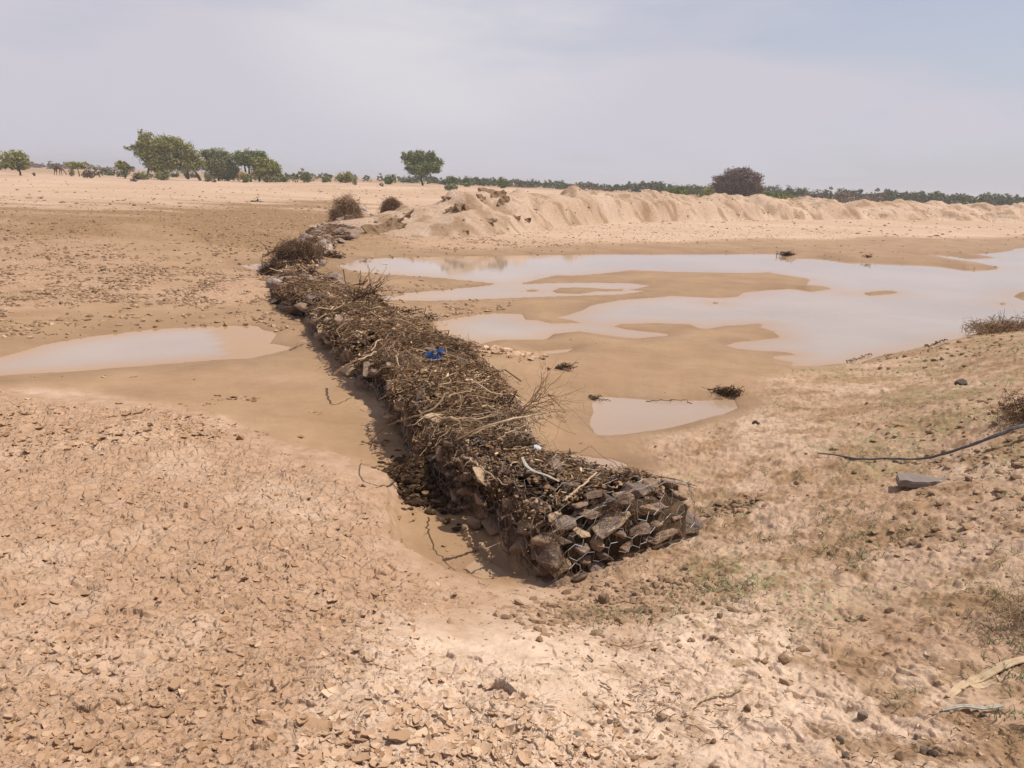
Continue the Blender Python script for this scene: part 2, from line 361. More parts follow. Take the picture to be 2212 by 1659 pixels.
POND_R4 = [(1225,985),(1250,984),(1286,990),(1324,993),(1356,1004),(1348,1019),(1320,1026),(1289,1024),(1250,1018)]
POND_L3 = [(1005,1225),(1030,1210),(1060,1217),(1100,1245),(1085,1256),(1050,1251),(1020,1240)]
POND_S = [(1155,760),(1190,757),(1238,753),(1222,762),(1180,767),(1157,766)]
POND_U = [(515,573),(590,566),(600,586),(545,583)]
ISLES = [[(1129,628),(1150,624),(1172,628),(1150,632)], [(1188,629),(1210,621),(1270,621),(1310,624),(1349,624),(1345,629),(1290,630),(1250,635.7),(1205,634)],
 [(983,742),(1000,738),(1022,742),(1005,748)], [(1538,654.5),(1546,652.5),(1554,655),(1546,657)], [(1819,633),(1827,630.5),(1837,633),(1827,636.5)],
 [(1841,632),(1870,632),(1890,630),(1930,629),(1944,633),(1900,637),(1880,639),(1862,635)], [(2158,657),(2166,653),(2177,656),(2166,660)], [(2190,641),(2200,633),(2225,628),(2260,632),(2240,648),(2205,646)]]
ponds = [ring(p) for p in (POND_MAIN, POND_B, POND_L, POND_L2, POND_R3, POND_R4, POND_L3, POND_S, POND_U)]
isles = [ring(p) for p in ISLES]
WET_L = ring([(-160,690),(0,690),(250,660),(420,668),(600,650),(700,700),(770,830),(880,940),(1000,1080),(1130,1250),(1040,1264),(930,1228),(860,1195),(846,1050),(720,1000),(620,978),(500,920),(420,882),(260,862),(0,835),(-160,832)], .02)
WET_R = ring([(680,540),(790,520),(900,536),(1300,534),(1800,524),(2400,510),(2500,720),(2100,738),(1900,778),(1750,800),(1640,830),(1605,870),(1590,905),(1450,948),(1390,985),(1360,1030),(1230,1020),(1050,900),(900,780),(800,700),(690,600)], .02)
WET_U = ring([(300,500),(520,545),(600,548),(600,600),(500,600),(540,640),(330,630),(420,600),(250,560)], .02)
BAND = ring([(-300,440),(200,452),(480,442),(735,438),(710,490),(600,540),(500,560),(420,540),(300,530),(0,528),(-300,530)], .25)
PALE_C = ring([(930,1360),(1120,1310),(1350,1330),(1600,1320),(1700,1400),(1750,1500),(1900,1560),(1850,1800),(1500,1750),(900,1640),(780,1560),(860,1450)], .3)
CRACK_N = ring([(-300,835),(0,842),(260,866),(420,886),(500,924),(620,984),(720,1004),(842,1052),(852,1196),(930,1236),(1050,1290),(1080,1340),(900,1370),(840,1450),(1000,1520),(1350,1680),(1500,2300),(-1500,2300),(-900,900)], .15)

# ---------------------------------------------------------------- base relief: heights given at picture points
CP = [(0,1659,.42),(500,1659,.42),(1100,1659,.42),(1700,1659,.48),(2212,1659,.58),(0,1300,.24),(500,1300,.20),(900,1350,.22),(1200,1400,.24),(1600,1400,.32),(2212,1400,.55),
 (1130,1265,.03),(1220,1290,.07),(1320,1250,.10),(1480,1190,.09),(1600,1250,.22),(1900,1250,.38),(2212,1150,.62),(1490,1100,.07),(1560,1020,.12),(1700,950,.22),(1800,1100,.34),(2000,1000,.45),(2212,900,.72),
 (1400,1010,.05),(1650,880,.10),(1760,830,.12),(1900,830,.2),(2050,800,.32),(2212,760,.6),(2300,720,.5),(2600,720,.6),(1300,1060,.05),
 (0,1050,.14),(400,1100,.12),(800,1100,.10),(840,1170,.09),(0,870,.09),(400,900,.08),(600,985,.07),(900,1150,.03),(950,1040,.03),(760,900,.05),(700,820,.05),(400,830,.05),(100,830,.05),
 (1150,780,.13),(1060,770,.12),(1200,850,.08),(1400,800,.07),(1250,950,.04),(1500,830,.08),(870,670,.05),(1000,665,.04),(1300,600,.03),
 (0,650,.12),(300,640,.11),(550,620,.07),(0,560,.2),(300,560,.18),(520,540,.14),(0,470,.3),(300,470,.28),(650,480,.22),(760,540,.07),(0,420,.3),(400,420,.35),(760,430,.35),
 (900,560,.03),(1000,530,.06),(1300,520,.10),(1600,500,.12),(2000,490,.12),(2212,480,.15),(2400,500,.15)]
cpw = [];
for a, b_, z in CP:
    p = unproj(a, b_, z); cpw.append((p[0], p[1], z))
# far country, given by picture column (1024 grid), distance and height
for px, r, z in [(0,70,.28),(60,70,.3),(170,70,.35),(300,70,.5),(420,70,.55),(520,70,.3),(700,80,.2),(900,110,.15),(1024,120,.15),(1150,150,.2),
                 (0,150,.42),(100,150,.42),(170,150,.5),(250,150,.62),(310,150,.9),(420,150,1.1),(500,150,1.1),(650,150,.7),(800,170,.5),(1024,200,.7),
                 (-100,400,1.35),(0,400,1.35),(60,400,1.25),(170,420,1.1),(320,420,1.15),(500,400,1.2),(700,400,1.1),(1024,400,1.2),(1200,400,1.2)]:
    x, y = polar(px, r); cpw.append((x, y, z))
cpw += [(-3, -2, .5), (0, -2, .55), (4, -2, .7), (-60, 0, .3), (60, 0, .8), (0, -60, .8), (-400, -100, 1.0), (400, -100, 1.0), (0, -400, 1.0), (-12, 2, .3), (8, 2, .66), (4.5, 3, .6), (5.5, 5.5, .62), (8.5, 5, .62), (14, 9, .5), (20, 16, .35), (-5, 1, .35), (-8, 5, .2)]
cpw = np.array(cpw)
def _q(x, y):
    r = np.hypot(x, y) + .6; a = np.arctan2(x, y)
    w = np.sqrt(np.minimum(1, r / 1.5))
    return a * 1.6, np.log(r)
_qx, _qy = _q(cpw[:, 0], cpw[:, 1])
def _tps(d2): return d2 * np.log(d2 + 1e-9) * .5
_n = len(cpw); K = _tps((_qx[:, None] - _qx) ** 2 + (_qy[:, None] - _qy) ** 2) + np.eye(_n) * .002
Pm = np.stack([np.ones(_n), _qx, _qy], 1)
_A = np.block([[K, Pm], [Pm.T, np.zeros((3, 3))]])
_w = np.linalg.solve(_A, np.concatenate([cpw[:, 2], np.zeros(3)]))
def base_h(x, y):
    qx, qy = _q(x, y); s = _w[_n] + _w[_n + 1] * qx + _w[_n + 2] * qy
    for i in range(_n): s = s + _w[i] * _tps((qx - _qx[i]) ** 2 + (qy - _qy[i]) ** 2)
    return np.clip(s, .02, 1.6)
def water_sd(x, y):
    w = np.full(x.shape, -999., np.float32)
    for p in ponds: w = np.maximum(w, sdf_poly(x, y, p))
    for p in isles: w = np.minimum(w, -sdf_poly(x, y, p))
    r = np.hypot(x, y)
    k = np.clip(r / 30, .08, 1)
    w = w + (fbm(x / (k * 2.2), y / (k * 2.2), 4, 31) * .16 * k + fbm(x / (k * .4), y / (k * .4), 3, 77) * .05 * k) * (w > -90)
    return w
def relief(x, y):
    """smooth ground height plus shore shaping (no small detail)"""
    x = np.atleast_1d(np.asarray(x, float)); y = np.atleast_1d(np.asarray(y, float))
    r = np.hypot(x, y); w = water_sd(x, y); b_ = base_h(x, y)
    b_ = b_ + fbm(x / 3.1, y / 3.1, 3, 5) * .018 * np.clip(r / 6, .4, 3) * np.clip(b_ / .12, .15, 1)
    b_ = np.maximum(b_, .015)
    s = 1 - np.exp(-np.maximum(-w, 0) / (.10 + .022 * r))
    land = b_ * s + .004
    h = np.where(w > 0, -.005 - .06 * (1 - np.exp(-np.maximum(w, 0) / .4)), land)
    # the cracked plain on the near left ends in a small broken edge above the washed channel
    e = sdf_poly(x, y, WET_L) + .04 * fbm(x / .18, y / .18, 3, 33) * (r < 8)
    xs_ = sstep(.45, .05, x)
    cut = sstep(.05, .0, -e) * sstep(7.5, 5.5, r) * (w < 0)
    h = h + np.where((e < 0) & (e > -3), (1 - cut) * .05 * sstep(7.5, 5.5, r) * sstep(-3, -1.0, e), 0) * xs_
    h = np.where((w < 0) & (e > 0), h * (1 - .5 * sstep(0, .06, e) * sstep(7.5, 6, r) * sstep(-1.9, -1.2, x)), h)
    return h, w, r
def gz(x, y):
    return float(relief([x], [y])[0][0])
def onground(px, py, it=4, s=S2):
    z = .2
    for _ in range(6):
        p = unproj(px, py, z, s); z = .5 * z + .5 * gz(p[0], p[1]) if _ < 3 else gz(p[0], p[1])
    return p[0], p[1], z

# ---------------------------------------------------------------- the ground sheet
NA = 1150
az = np.linspace(radians(-40), radians(40), NA)
az = np.concatenate([az, np.radians(40 + np.arange(1, 130) * .3), np.radians(np.linspace(80, 280, 60)), np.radians(280 + np.arange(1, 134) * .3)[:-1]])
rr = [0.5]
while rr[-1] < 2400:
    r = rr[-1]
    if r < 1.6: d = .06
    elif r < 45: d = min(max(r * r / 1640 * .95, .0026), .22)
    elif r < 130: d = r * .012
    else: d = r * .05
    rr.append(r + d)
rr = np.array(rr); NR = len(rr)
GX = (rr[:, None] * np.sin(az)).ravel(); GY = (rr[:, None] * np.cos(az)).ravel()
print('ground verts', GX.size, NR)
H, W, R_ = relief(GX, GY)
near = np.nonzero((R_ < 70) & (np.abs(np.arctan2(GX, GY)) < radians(80)))[0]
X = GX[near]; Y = GY[near]; r = R_[near]; w = W[near]
shore = np.exp(-np.maximum(-w, 0) / (.12 + .02 * r)) * (w < 0) + (w >= 0)
eL = sdf_poly(X, Y, WET_L); eR = sdf_poly(X, Y, WET_R); eU = sdf_poly(X, Y, WET_U)
jit = fbm(X / (.08 * r + .1), Y / (.08 * r + .1), 4, 61)
k = .06 + .03 * r
wet = np.maximum.reduce([sstep(-1, 1, (eL + jit * k * 1.2) / (k * .5)), sstep(-1, 1, (eR + jit * k * 1.5) / (k * .8)), .8 * sstep(-1, 1, (eU + jit * k * 3) / k), sstep(.15, .6, shore)])
wet = wet * (.86 + .14 * fbm(X / .6, Y / .6, 3, 90))
eC = sdf_poly(X, Y, CRACK_N); eP = sdf_poly(X, Y, PALE_C)
crack = sstep(-.25, .25, eC + jit * .3) * (1 - wet)
farleft = sstep(10, 14, r) * (X < -.25 * Y + 1.0) * (1 - wet)
crack = np.maximum(crack, farleft * .8)
pale = np.clip(1.25 * sstep(-.5, .35, eP + fbm(X / .45, Y / .45, 4, 93) * .5), 0, 1.2) * (1 - wet)
pale = np.maximum(pale, .38 * sstep(.1, .5, fbm(X / .7, Y / .7, 4, 95)) * (r < 12))
fp_ = .55 + .6 * fbm(X / 6, Y / 3, 5, 97, .6)
pale = np.maximum(pale, .75 * np.clip(fp_, .1, 1) * sstep(30, 42, r) * (X < 0)); pale = np.maximum(pale, .75 * np.clip(fp_, .1, 1) * sstep(26, 34, r) * (X > -2) * (1 - wet))
eB = sdf_poly(X, Y, BAND); band = sstep(-3, 3, eB + fbm(X / 5, Y / 3, 5, 96) * 8) * (X < 0) * (r > 14)
band = band * (.25 + .75 * sstep(-.6, .2, fbm(X / 9, Y / 2.4, 4, 98) + .25))
band = np.maximum(band, .45 * (X < -.32 * Y) * sstep(9, 13, r) * sstep(26, 20, r) * (1 - wet) * sstep(-.2, .4, fbm(X / 2.5, Y / 1.2, 4, 198)))
pale = pale * (1 - band)
rightbank = (1 - wet) * (1 - sstep(-.2, .3, eC)) * sstep(-.5, .5, X - .15 - .08 * Y + .5 * fbm(X / .5, Y / .5, 3, 99)) * sstep(24, 18, r)
# curling mud plates
wx = X + .075 * fbm(X / .13, Y / .13, 4, 7); wy = Y + .075 * fbm(X / .13 + 9, Y / .13, 4, 8)
csz = np.where(r < 9, .105, .2); csz = csz + 0 * r
f1, t1, id1, ox, oy = voronoi(wx / .105 * .9, wy / .105 * 1.15, 3)
plate = np.clip(id1 * 2.2 - 1.0, 0, 1)
k1 = _hash((id1 * 99991).astype(np.int64), (id1 * 1733).astype(np.int64), 4) - .5
k2 = _hash((id1 * 99991).astype(np.int64), (id1 * 1733).astype(np.int64), 5) - .5
cr1 = .019 * plate * np.exp(-t1 / .16) * sstep(0, .05, t1) + (k1 * ox + k2 * oy) * .045 * sstep(0, .06, t1) - .010 * (1 - sstep(.0, .05, t1)) * (k1 > .05) + .006 * id1
f2_, t2, id2, o2x, o2y = voronoi(wx / .038, wy / .045, 13)
cr2 = .009 * (id2 - .3) * sstep(0, .12, t2) - .003 * (1 - sstep(0, .1, t2))
lowf = sstep(-.25, .35, fbm(X / .32, Y / .32, 3, 14))
lodn = sstep(16, 8, r)
det = crack * lodn * (cr1 * (.35 + .6 * lowf) + cr2 * (.7 + .9 * (1 - lowf)) + .026 * fbm(X / .13, Y / .13, 5, 15, .68) + .03 * fbm(X / .6, Y / .6, 3, 16))
# farther off only clusters of broken clods can be told
f3, t3, id3, a3, b3 = voronoi(X / .26, Y / .34, 23)
far_det = sstep(8, 14, r) * sstep(70, 40, r) * (crack * .6 + band) * (.035 * (id3 - .25) * sstep(0, .2, t3))
det = det + far_det
# pale sand: soft lumps with scattered crusts
det = det + pale * lodn * (.010 * fbm(X / .09, Y / .09, 4, 41) + .007 * (id1 > .72) * sstep(.02, .12, t1))
# right bank: trampled, crumbly
bill = np.abs(fbm(X / .16, Y / .16, 5, 43, .6))
det = det + rightbank * lodn * (.045 * bill + .022 * fbm(X / .5, Y / .5, 3, 44) + .008 * (id2 > .6) * sstep(.02, .2, t2))
det = det + (1 - wet) * (1 - crack) * sstep(10, 16, r) * .02 * fbm(X / .8, Y / 1.1, 4, 45)
# washed mud: gentle ripples and tiny pits
det = det + wet * (w < 0) * np.clip(-w / (.1 + .03 * r), 0, 1) * (.012 * fbm(X / .55, Y / .8, 3, 47) + .0025 * fbm(X / .06, Y / .06, 3, 48) * lodn)
det = np.where(w > 0, 0, det) * np.clip(-w / (.02 + .012 * r), 0, 1)
hn = H[near] + det
hn = np.where(w < 0, np.maximum(hn, .002), hn)
H[near] = hn
masks = np.zeros((GX.size, 4), np.float32); masks2 = masks.copy()
masks[:, 2] = np.where(R_ > 70, .75 * np.clip(.5 + .7 * fbm(GX / 9, GY / 9, 5, 97, .65), 0, 1), .3)
masks[near, 0] = np.clip(wet, 0, 1); masks[near, 1] = crack; masks[near, 2] = pale
masks2[near, 0] = rightbank * sstep(-.1, .45, fbm(X / .6, Y / .6, 5, 49) + .10 * (X - 1.9)) ; masks2[near, 1] = np.maximum(band, .75 * rightbank * sstep(-.02, .22, fbm(X / .26, Y / .26, 6, 52, .72) + .04 * (X - 1.5))); masks2[near, 2] = id1 * crack
fx = fbm(GX / 60, GY / 25, 4, 50)
masks2[:, 1] = np.where((R_ > 170), .5 + .4 * fx, masks2[:, 1])
nA = len(az)
ii = np.arange(NR - 1)[:, None] * nA; jj = np.arange(nA)[None, :]; j2 = (jj + 1) % nA
Q = np.stack([ii + jj, ii + nA + jj, ii + nA + j2, ii + j2], -1).reshape(-1, 4)[:, ::-1]
g = MB(); g.add(np.stack([GX, GY, H], 1), [Q, np.arange(nA)[None, ::-1]])
ground = g.build('ground', M['ground'], smooth=True); tag(ground, 'dried cracked riverbed mud and pale sand', 'ground', kind='structure')
masks[near, 3] = np.exp(-np.maximum(-w, 0) / (.10 + .028 * r)) * (.6 + .6 * np.clip(fbm(X / .5, Y / .5, 3, 55) + .5, 0, 1))
for nm, arr in (('masks', masks), ('masks2', masks2)):
    at = ground.data.attributes.new(nm, 'FLOAT_COLOR', 'POINT'); at.data.foreach_set('color', arr.ravel())
_n_ = ground.data.polygons[10].normal
if _n_.z < 0: ground.data.flip_normals()

wgx = np.concatenate([np.arange(-16, 12, .14), np.arange(12, 60.1, .5)]); wgy = np.concatenate([np.arange(3.0, 22, .12), np.arange(22, 48.1, .4)])
WX, WY = [a.ravel() for a in np.meshgrid(wgx, wgy, indexing='ij')]
wsd = water_sd(WX, WY); sh = np.clip(1 - np.maximum(wsd, 0) / (.22 + .035 * np.hypot(WX, WY)), 0, 1) ** 1.3
sh = sh + .9 * sstep(1.2, -1.0, WX + .17 * WY - .6) * sstep(26, 14, WY) * (WX > -.5 * WY + 1.2) * sstep(3.0, .5, wsd)   # thick silt along the wall side of the pond
for p_ in ponds[3:7]: sh = np.where(sdf_poly(WX, WY, p_) > -.15, .15 + .2 * sh, sh)
wm = MB(); nwx, nwy = len(wgx), len(wgy); Q = (np.arange(nwx - 1)[:, None] * nwy + np.arange(nwy - 1)[None, :])
wm.add(np.stack([WX, WY, 0 * WX], 1), np.stack([Q, Q + nwy, Q + nwy + 1, Q + 1], -1).reshape(-1, 4), np.clip(sh, 0, 1))
tag(wm.build('water', M['water'], smooth=True), 'silty brown standing water mirroring the pale sky', 'water', kind='structure')

# ---------------------------------------------------------------- spoil embankment (dumped heaps) on the right
FOOT = [(330,24.5),(372,27.0),(430,29.0),(480,32.0),(528,36.5),(590,42),(650,48),(720,55),(800,64),(900,75),(1024,90),(1100,104),(1200,130),(1290,160)]
FOOT = [(a, b_ * (1 + .085 * min(max((a - 480) / 120, 0), 1))) for a, b_ in FOOT]
fp = np.array([polar(a, b_) for a, b_ in FOOT]); fp = spline(fp, 900)
seg = np.concatenate([[0], np.cumsum(np.linalg.norm(np.diff(fp, axis=0), axis=1))]); LEN = seg[-1]
HEAPS = [(432,30.6,.55),(447,31.6,1.15),(463,33.0,1.8),(485,34.6,1.78),(500,36,1.72),(520,38.0,1.98),(537,39.5,1.65),(552,41.2,1.8),(575,44.0,2.12),(593,46,1.85),(610,48,1.9),(628,50,1.92),(650,52.5,2.08),
 (668,54.5,2.02),(684,56.5,1.86),(717,60.5,2.05),(733,62.5,2.0),(758,66,2.08),(776,68.5,1.75),(790,71,1.78),(812,74.5,2.0),(838,79,1.85),(866,84,1.97),(884,88,1.78),(900,91,1.92),(916,94.5,1.92),(937,99,1.98),
 (960,104,1.9),(980,109,1.95),(1005,115,1.8),(1022,120,1.95),(1045,126,1.9),(1075,134,1.95),(1110,142,1.9),(1150,152,1.9),(1200,165,1.9)]
_fr = lambda a: np.interp(a, [q[0] for q in FOOT], [q[1] for q in FOOT])
hp = np.array([(*polar(a, min(b_ + 1.2, _fr(a) * 1.035 + 4.0) if a > 480 else b_), z + (0 if a < 900 else .06)) for a, b_, z in HEAPS])
def bank_h(x, y):
    x0_ = x + 0; x = x + .75 * fbm(x0_ / 2.4, y / 2.4, 3, 221); y = y + .75 * fbm(x0_ / 2.4 + 7, y / 2.4, 3, 222)
    s = np.zeros(x.shape)
    for i, (hx, hy, hz_) in enumerate(hp):
        dx = x - hx; dy = y - hy; r0 = math.hypot(hx, hy)
        al = (dx * hx + dy * hy) / r0; ac = (dx * -hy + dy * hx) / r0
        d = np.hypot(al / ((3.7 if r0 > 36 else 2.9) + .5 * math.sin(i * 5.1)), ac / (3.3 + .02 * r0 + 1.5 * math.sin(i * 2.3)))
        c = hz_ * (1.06 - np.sqrt(d * d + .012) * 1.0)
        s = s + np.exp(np.clip(c, -2, 3) * 3.6)
    return (np.log(s + 1e-9) / 3.6 - .22) * .97
ns_, nt_ = 1500, 110
sv = np.linspace(0, LEN, ns_); tv = np.linspace(-1.6, 13, nt_)
fx_ = np.interp(sv, seg, fp[:, 0]); fy_ = np.interp(sv, seg, fp[:, 1])
tx = np.gradient(fx_); ty = np.gradient(fy_); tl = np.hypot(tx, ty); tx /= tl; ty /= tl
BX = fx_[:, None] - ty[:, None] * tv; BY = fy_[:, None] + tx[:, None] * tv
bx, by = BX.ravel(), BY.ravel()
g0, gw, _ = relief(bx, by)
bh = bank_h(bx, by); rb = np.hypot(bx, by)
steep = np.clip(bh / .5, 0, 1)
lump = .34 * fbm(bx / 1.9, by / 1.5, 5, 201, .62) + .10 * fbm(bx / .28, by / .28, 4, 202)
ridg = np.abs(fbm(bx / .9 + by * .2, by / 2.4, 4, 203))
bh = bh + steep * (.5 + .9 * np.clip(fbm(bx / 7, by / 5, 2, 231) + .5, 0, 1)) * (lump - .05 * ridg)
# little scarp where the foot has been washed away
tt = np.tile(tv, ns_); 
ledge = .30 + .05 * fbm(bx / 3, by / 3, 3, 204)
on = sstep(34, 40, rb) * (fbm(bx / 5, by / 5, 2, 207) > -.25)
bh = np.where((bh > ledge * .55) & (bh < ledge) & (on > .5), ledge * .52, bh)
bh = np.maximum(bh, 0)
apron = .10 * sstep(-1.6, .8, tt) * sstep(13, 11, tt)
edge = sstep(0, .08, np.minimum.reduce([(tt + 1.6) / 14.6, (13 - tt) / 14.6, np.repeat(sv, nt_) / 30, (LEN - np.repeat(sv, nt_)) / 30]))
BZ = g0 - .12 + edge * (.11 + np.maximum(bh, 0) + apron * steep)
mb = MB(); Q = (np.arange(ns_ - 1)[:, None] * nt_ + np.arange(nt_ - 1)[None, :])
mb.add(np.stack([bx, by, BZ], 1), np.stack([Q, Q + nt_, Q + nt_ + 1, Q + 1], -1).reshape(-1, 4))
bank = mb.build('embankment', M['bank'], smooth=True); tag(bank, 'long pale bank of dumped earth heaps beyond the pond', 'embankment', kind='structure')
if bank.data.polygons[0].normal.z < 0: bank.data.flip_normals()
mk = np.zeros((len(bx), 4), np.float32); mk[:, 2] = np.clip(.65 + .5 * fbm(bx / 1.5, by / 1.5, 3, 205), 0, 1)
mk2 = np.zeros((len(bx), 4), np.float32); mk2[:, 3] = 1; mk2[:, 1] = .7 * sstep(.0, .4, fbm(bx / .7, by / .7, 4, 206)) ; mk2[:, 2] = .5
for nm, arr in (('masks', mk), ('masks2', mk2)):
    at = bank.data.attributes.new(nm, 'FLOAT_COLOR', 'POINT'); at.data.foreach_set('color', arr.ravel())
def bankz(x, y):
    i = np.argmin((bx - x) ** 2 + (by - y) ** 2); return max(BZ[i], gz(x, y))
def onbank(px, py):
    """first hit of the sight line (1024 grid) with the bank"""
    d = _F * FPX + _R * (px - 512) - _U * (py - 384); d = d / np.linalg.norm(d)
    for t in np.arange(22, 130, .15):
        p = np.array([0, 0, CAMH]) + d * t
        i = np.argmin((bx - p[0]) ** 2 + (by - p[1]) ** 2)
        if (bx[i] - p[0]) ** 2 + (by[i] - p[1]) ** 2 < .5 and BZ[i] > p[2]: return p[0], p[1], p[2]
    return None

# ---------------------------------------------------------------- rocks
def rock_mesh(seed, mat, flat=.6, ang=14, bev=.05, name='stone'):
    rg = np.random.default_rng(seed); bm = bmesh.new()
    for _ in range(ang):
        v = rg.normal(size=3); v /= np.linalg.norm(v); v = np.sign(v) * np.abs(v) ** .75
        v *= rg.uniform(.8, 1.08); v[2] *= flat; bm.verts.new(v * .5)
    res = bmesh.ops.convex_hull(bm, input=bm.verts[:])
    bmesh.ops.delete(bm, geom=[v for v in bm.verts if not v.link_faces], context='VERTS')
    bmesh.ops.dissolve_limit(bm, angle_limit=radians(12), verts=bm.verts[:], edges=bm.edges[:])
    bmesh.ops.bevel(bm, geom=bm.edges[:], offset=bev, segments=1, affect='EDGES', profile=.6)
    bmesh.ops.triangulate(bm, faces=bm.faces[:])
    bmesh.ops.subdivide_edges(bm, edges=bm.edges[:], cuts=1)
    for v in bm.verts:
        c = v.co; q = Vector((vn1(c.x * 5 + seed, c.y * 5), vn1(c.y * 5 + seed, c.z * 5 + 3), vn1(c.z * 7 + seed, c.x * 5)))
        v.co += q * .014
    bmesh.ops.recalc_face_normals(bm, faces=bm.faces[:])
    me = bpy.data.meshes.new(name); bm.to_mesh(me); bm.free(); me.materials.append(mat)
    return me
def vn1(a, b_): return float(vnoise(np.array([a]), np.array([b_]), 3)[0])
ROCKS = [rock_mesh(40 + i, M['stone'], flat=rng.uniform(.4, .8), ang=int(rng.integers(10, 16)), bev=.03) for i in range(12)]
ROCKSF = [rock_mesh(80 + i, M['stone_far'], flat=rng.uniform(.5, .85), ang=17, bev=.035) for i in range(6)]

# ---------------------------------------------------------------- the gabion wall
LE = [(.21,3.74),(-.30,4.78),(-.62,5.4),(-.9,6.15),(-1.2,7.0),(-1.6,7.9),(-2.17,9.3),(-2.7,10.8),(-3.4,12.0),(-3.98,13.2),(-4.5,15),(-4.75,16.8),(-5.25,17.7),(-5.6,19.5),(-5.95,22),(-6.5,25),(-7.1,29.5),(-7.6,34)]
RI = [(1.10,4.36),(.26,4.93),(.17,5.5),(0.0,6.2),(-.16,7.1),(-.5,8.05),(-1.12,9.3),(-1.75,10.9),(-2.32,12.1),(-2.9,13.4),(-3.5,15.3),(-4.1,16.9),(-4.5,18),(-4.9,19.7),(-5.1,22.3),(-5.4,25.5),(-5.6,29),(-5.9,33)]
LE = np.array(LE); RI = np.array(RI)
wz = np.array([relief([a[0], b_[0]], [a[1], b_[1]])[0].mean() for a, b_ in zip(LE, RI)])
TOPH = [.36,.38,.39,.42,.38,.40,.36,.34,.34,.28,.20,.06,.24,.26,.22,.2,.18,.1]
nst = len(LE)
def wall_pt(u, a, h):
    """u in station units, a 0..1 across, h 0..1 up -> world (arrays)"""
    u = np.clip(u, 0, nst - 1.001); k = np.arange(nst)
    lx = np.interp(u, k, LE[:, 0]); ly = np.interp(u, k, LE[:, 1]); ur = np.where(u < 1, np.clip(u, 0, 1) ** .7, u); rx = np.interp(ur, k, RI[:, 0]); ry = np.interp(ur, k, RI[:, 1])
    th = np.interp(u, k, TOPH); z0 = np.interp(u, k, np.minimum(wz, .22)) - .04
    wn_ = .10 * vnoise(u * 2.1, u * 0 + 3, 74) + .05 * vnoise(u * 5.3, u * 0 + 9, 75)
    a = .5 + (a - .5) * (1 + np.where(u > .3, 1, 0) * 0.9 * wn_ * np.sign(a - .5) * np.sign(a - .5)) + np.where(u > .3, .035, 0) * vnoise(u * 3.7, u * 0 + 1, 76)
    x = lx + (rx - lx) * a; y = ly + (ry - ly) * a
    th = th * (1 + .16 * vnoise(u * 2.3 + 5, a * 2, 71) + .08 * vnoise(u * 6, a * 4, 73)) * (1 - .18 * np.abs(a - .5) ** 2 * 4 * h)
    return np.stack([x, y, z0 + (th + .04) * h], -1)
_ph = np.linspace(0, pi, 200); _e = 2 / 5.5
_pa = .5 - .5 * np.sign(np.cos(_ph)) * np.abs(np.cos(_ph)) ** _e; _phh = np.abs(np.sin(_ph)) ** _e
_arc = np.concatenate([[0], np.cumsum(np.hypot(np.diff(_pa) * 1.0, np.diff(_phh) * .5))]); _arc /= _arc[-1]
def shell(u, v, off=0.0):
    """point on the basket skin; v 0..1 from the left foot over the top to the right foot"""
    u = np.asarray(u, float); v = np.clip(np.asarray(v, float), 0, 1)
    def P(u, v):
        a = np.interp(v, _arc, _pa); h = np.interp(v, _arc, _phh); return wall_pt(u, a, h)
    p = P(u, v)
    du = P(np.minimum(u + .05, nst - 1.01), v) - P(np.maximum(u - .05, 0), v); dv = P(u, np.minimum(v + .02, 1)) - P(u, np.maximum(v - .02, 0))
    nrm = np.cross(dv, du); nrm /= np.linalg.norm(nrm, axis=-1, keepdims=True) + 1e-9
    nrm = np.where((nrm[..., 2:3] < -.3), -nrm, nrm)
    return p + nrm * np.asarray(off)[..., None] if np.ndim(off) else p + nrm * off, nrm
_t, _nn = shell(np.array([3.0]), np.array([.5])); SGN = 1 if _nn[0, 2] > 0 else -1
def skin(u, v, off=0.0):
    p, nr = shell(u, v, 0.0); nr = nr * SGN
    return p + nr * (np.asarray(off)[..., None] if np.ndim(off) else off), nr
BK = [0, 2.05, 4.9, 6.9, 8.9, 11.0, 13.0, 15.0, 17.0]
BLAB = ['near end basket of the stone wall, open stone face under hexagonal wire netting',
        'wire basket crossed by the long pale pole, stones showing along its left side',
        'wire basket under the blue plastic scrap, thickly matted with twigs',
        'wire basket of the wall beside the small left puddle, heaped with twig litter',
        'wire basket with pale stones exposed where the wall bends behind the left pond',
        'collapsed wire basket just before the gap in the wall',
        'wire basket just past the gap, pale rocks on its pond side',
        'farthest wire basket running up to the grey brush heap']
face_c = unproj(553, 540, .2, 1.0)
def plen(u0, u1):
    uu = np.linspace(u0, u1, 20); p = wall_pt(uu, np.full(20, .5), np.ones(20)); return np.linalg.norm(np.diff(p, axis=0), axis=1).sum()
def place_rock(me, loc, sc_, rot, parent, name='stone'):
    o = link(name, me, parent); o.location = loc; o.scale = sc_; o.rotation_euler = rot; return o
def face_pt(a, h, off=0.0):
    """near end face of the wall"""
    p = wall_pt(.05 * np.clip(h, 0, 1), a, h * .97)
    d = RI[0] - LE[0]; nr = np.array([d[1], -d[0], 0]) / np.linalg.norm(d)
    bul = -.02 + .05 * np.sin(pi * a) * np.sin(pi * np.clip(h, 0, 1)) + .03
    return p + nr * (np.asarray(off) + bul)[..., None], nr
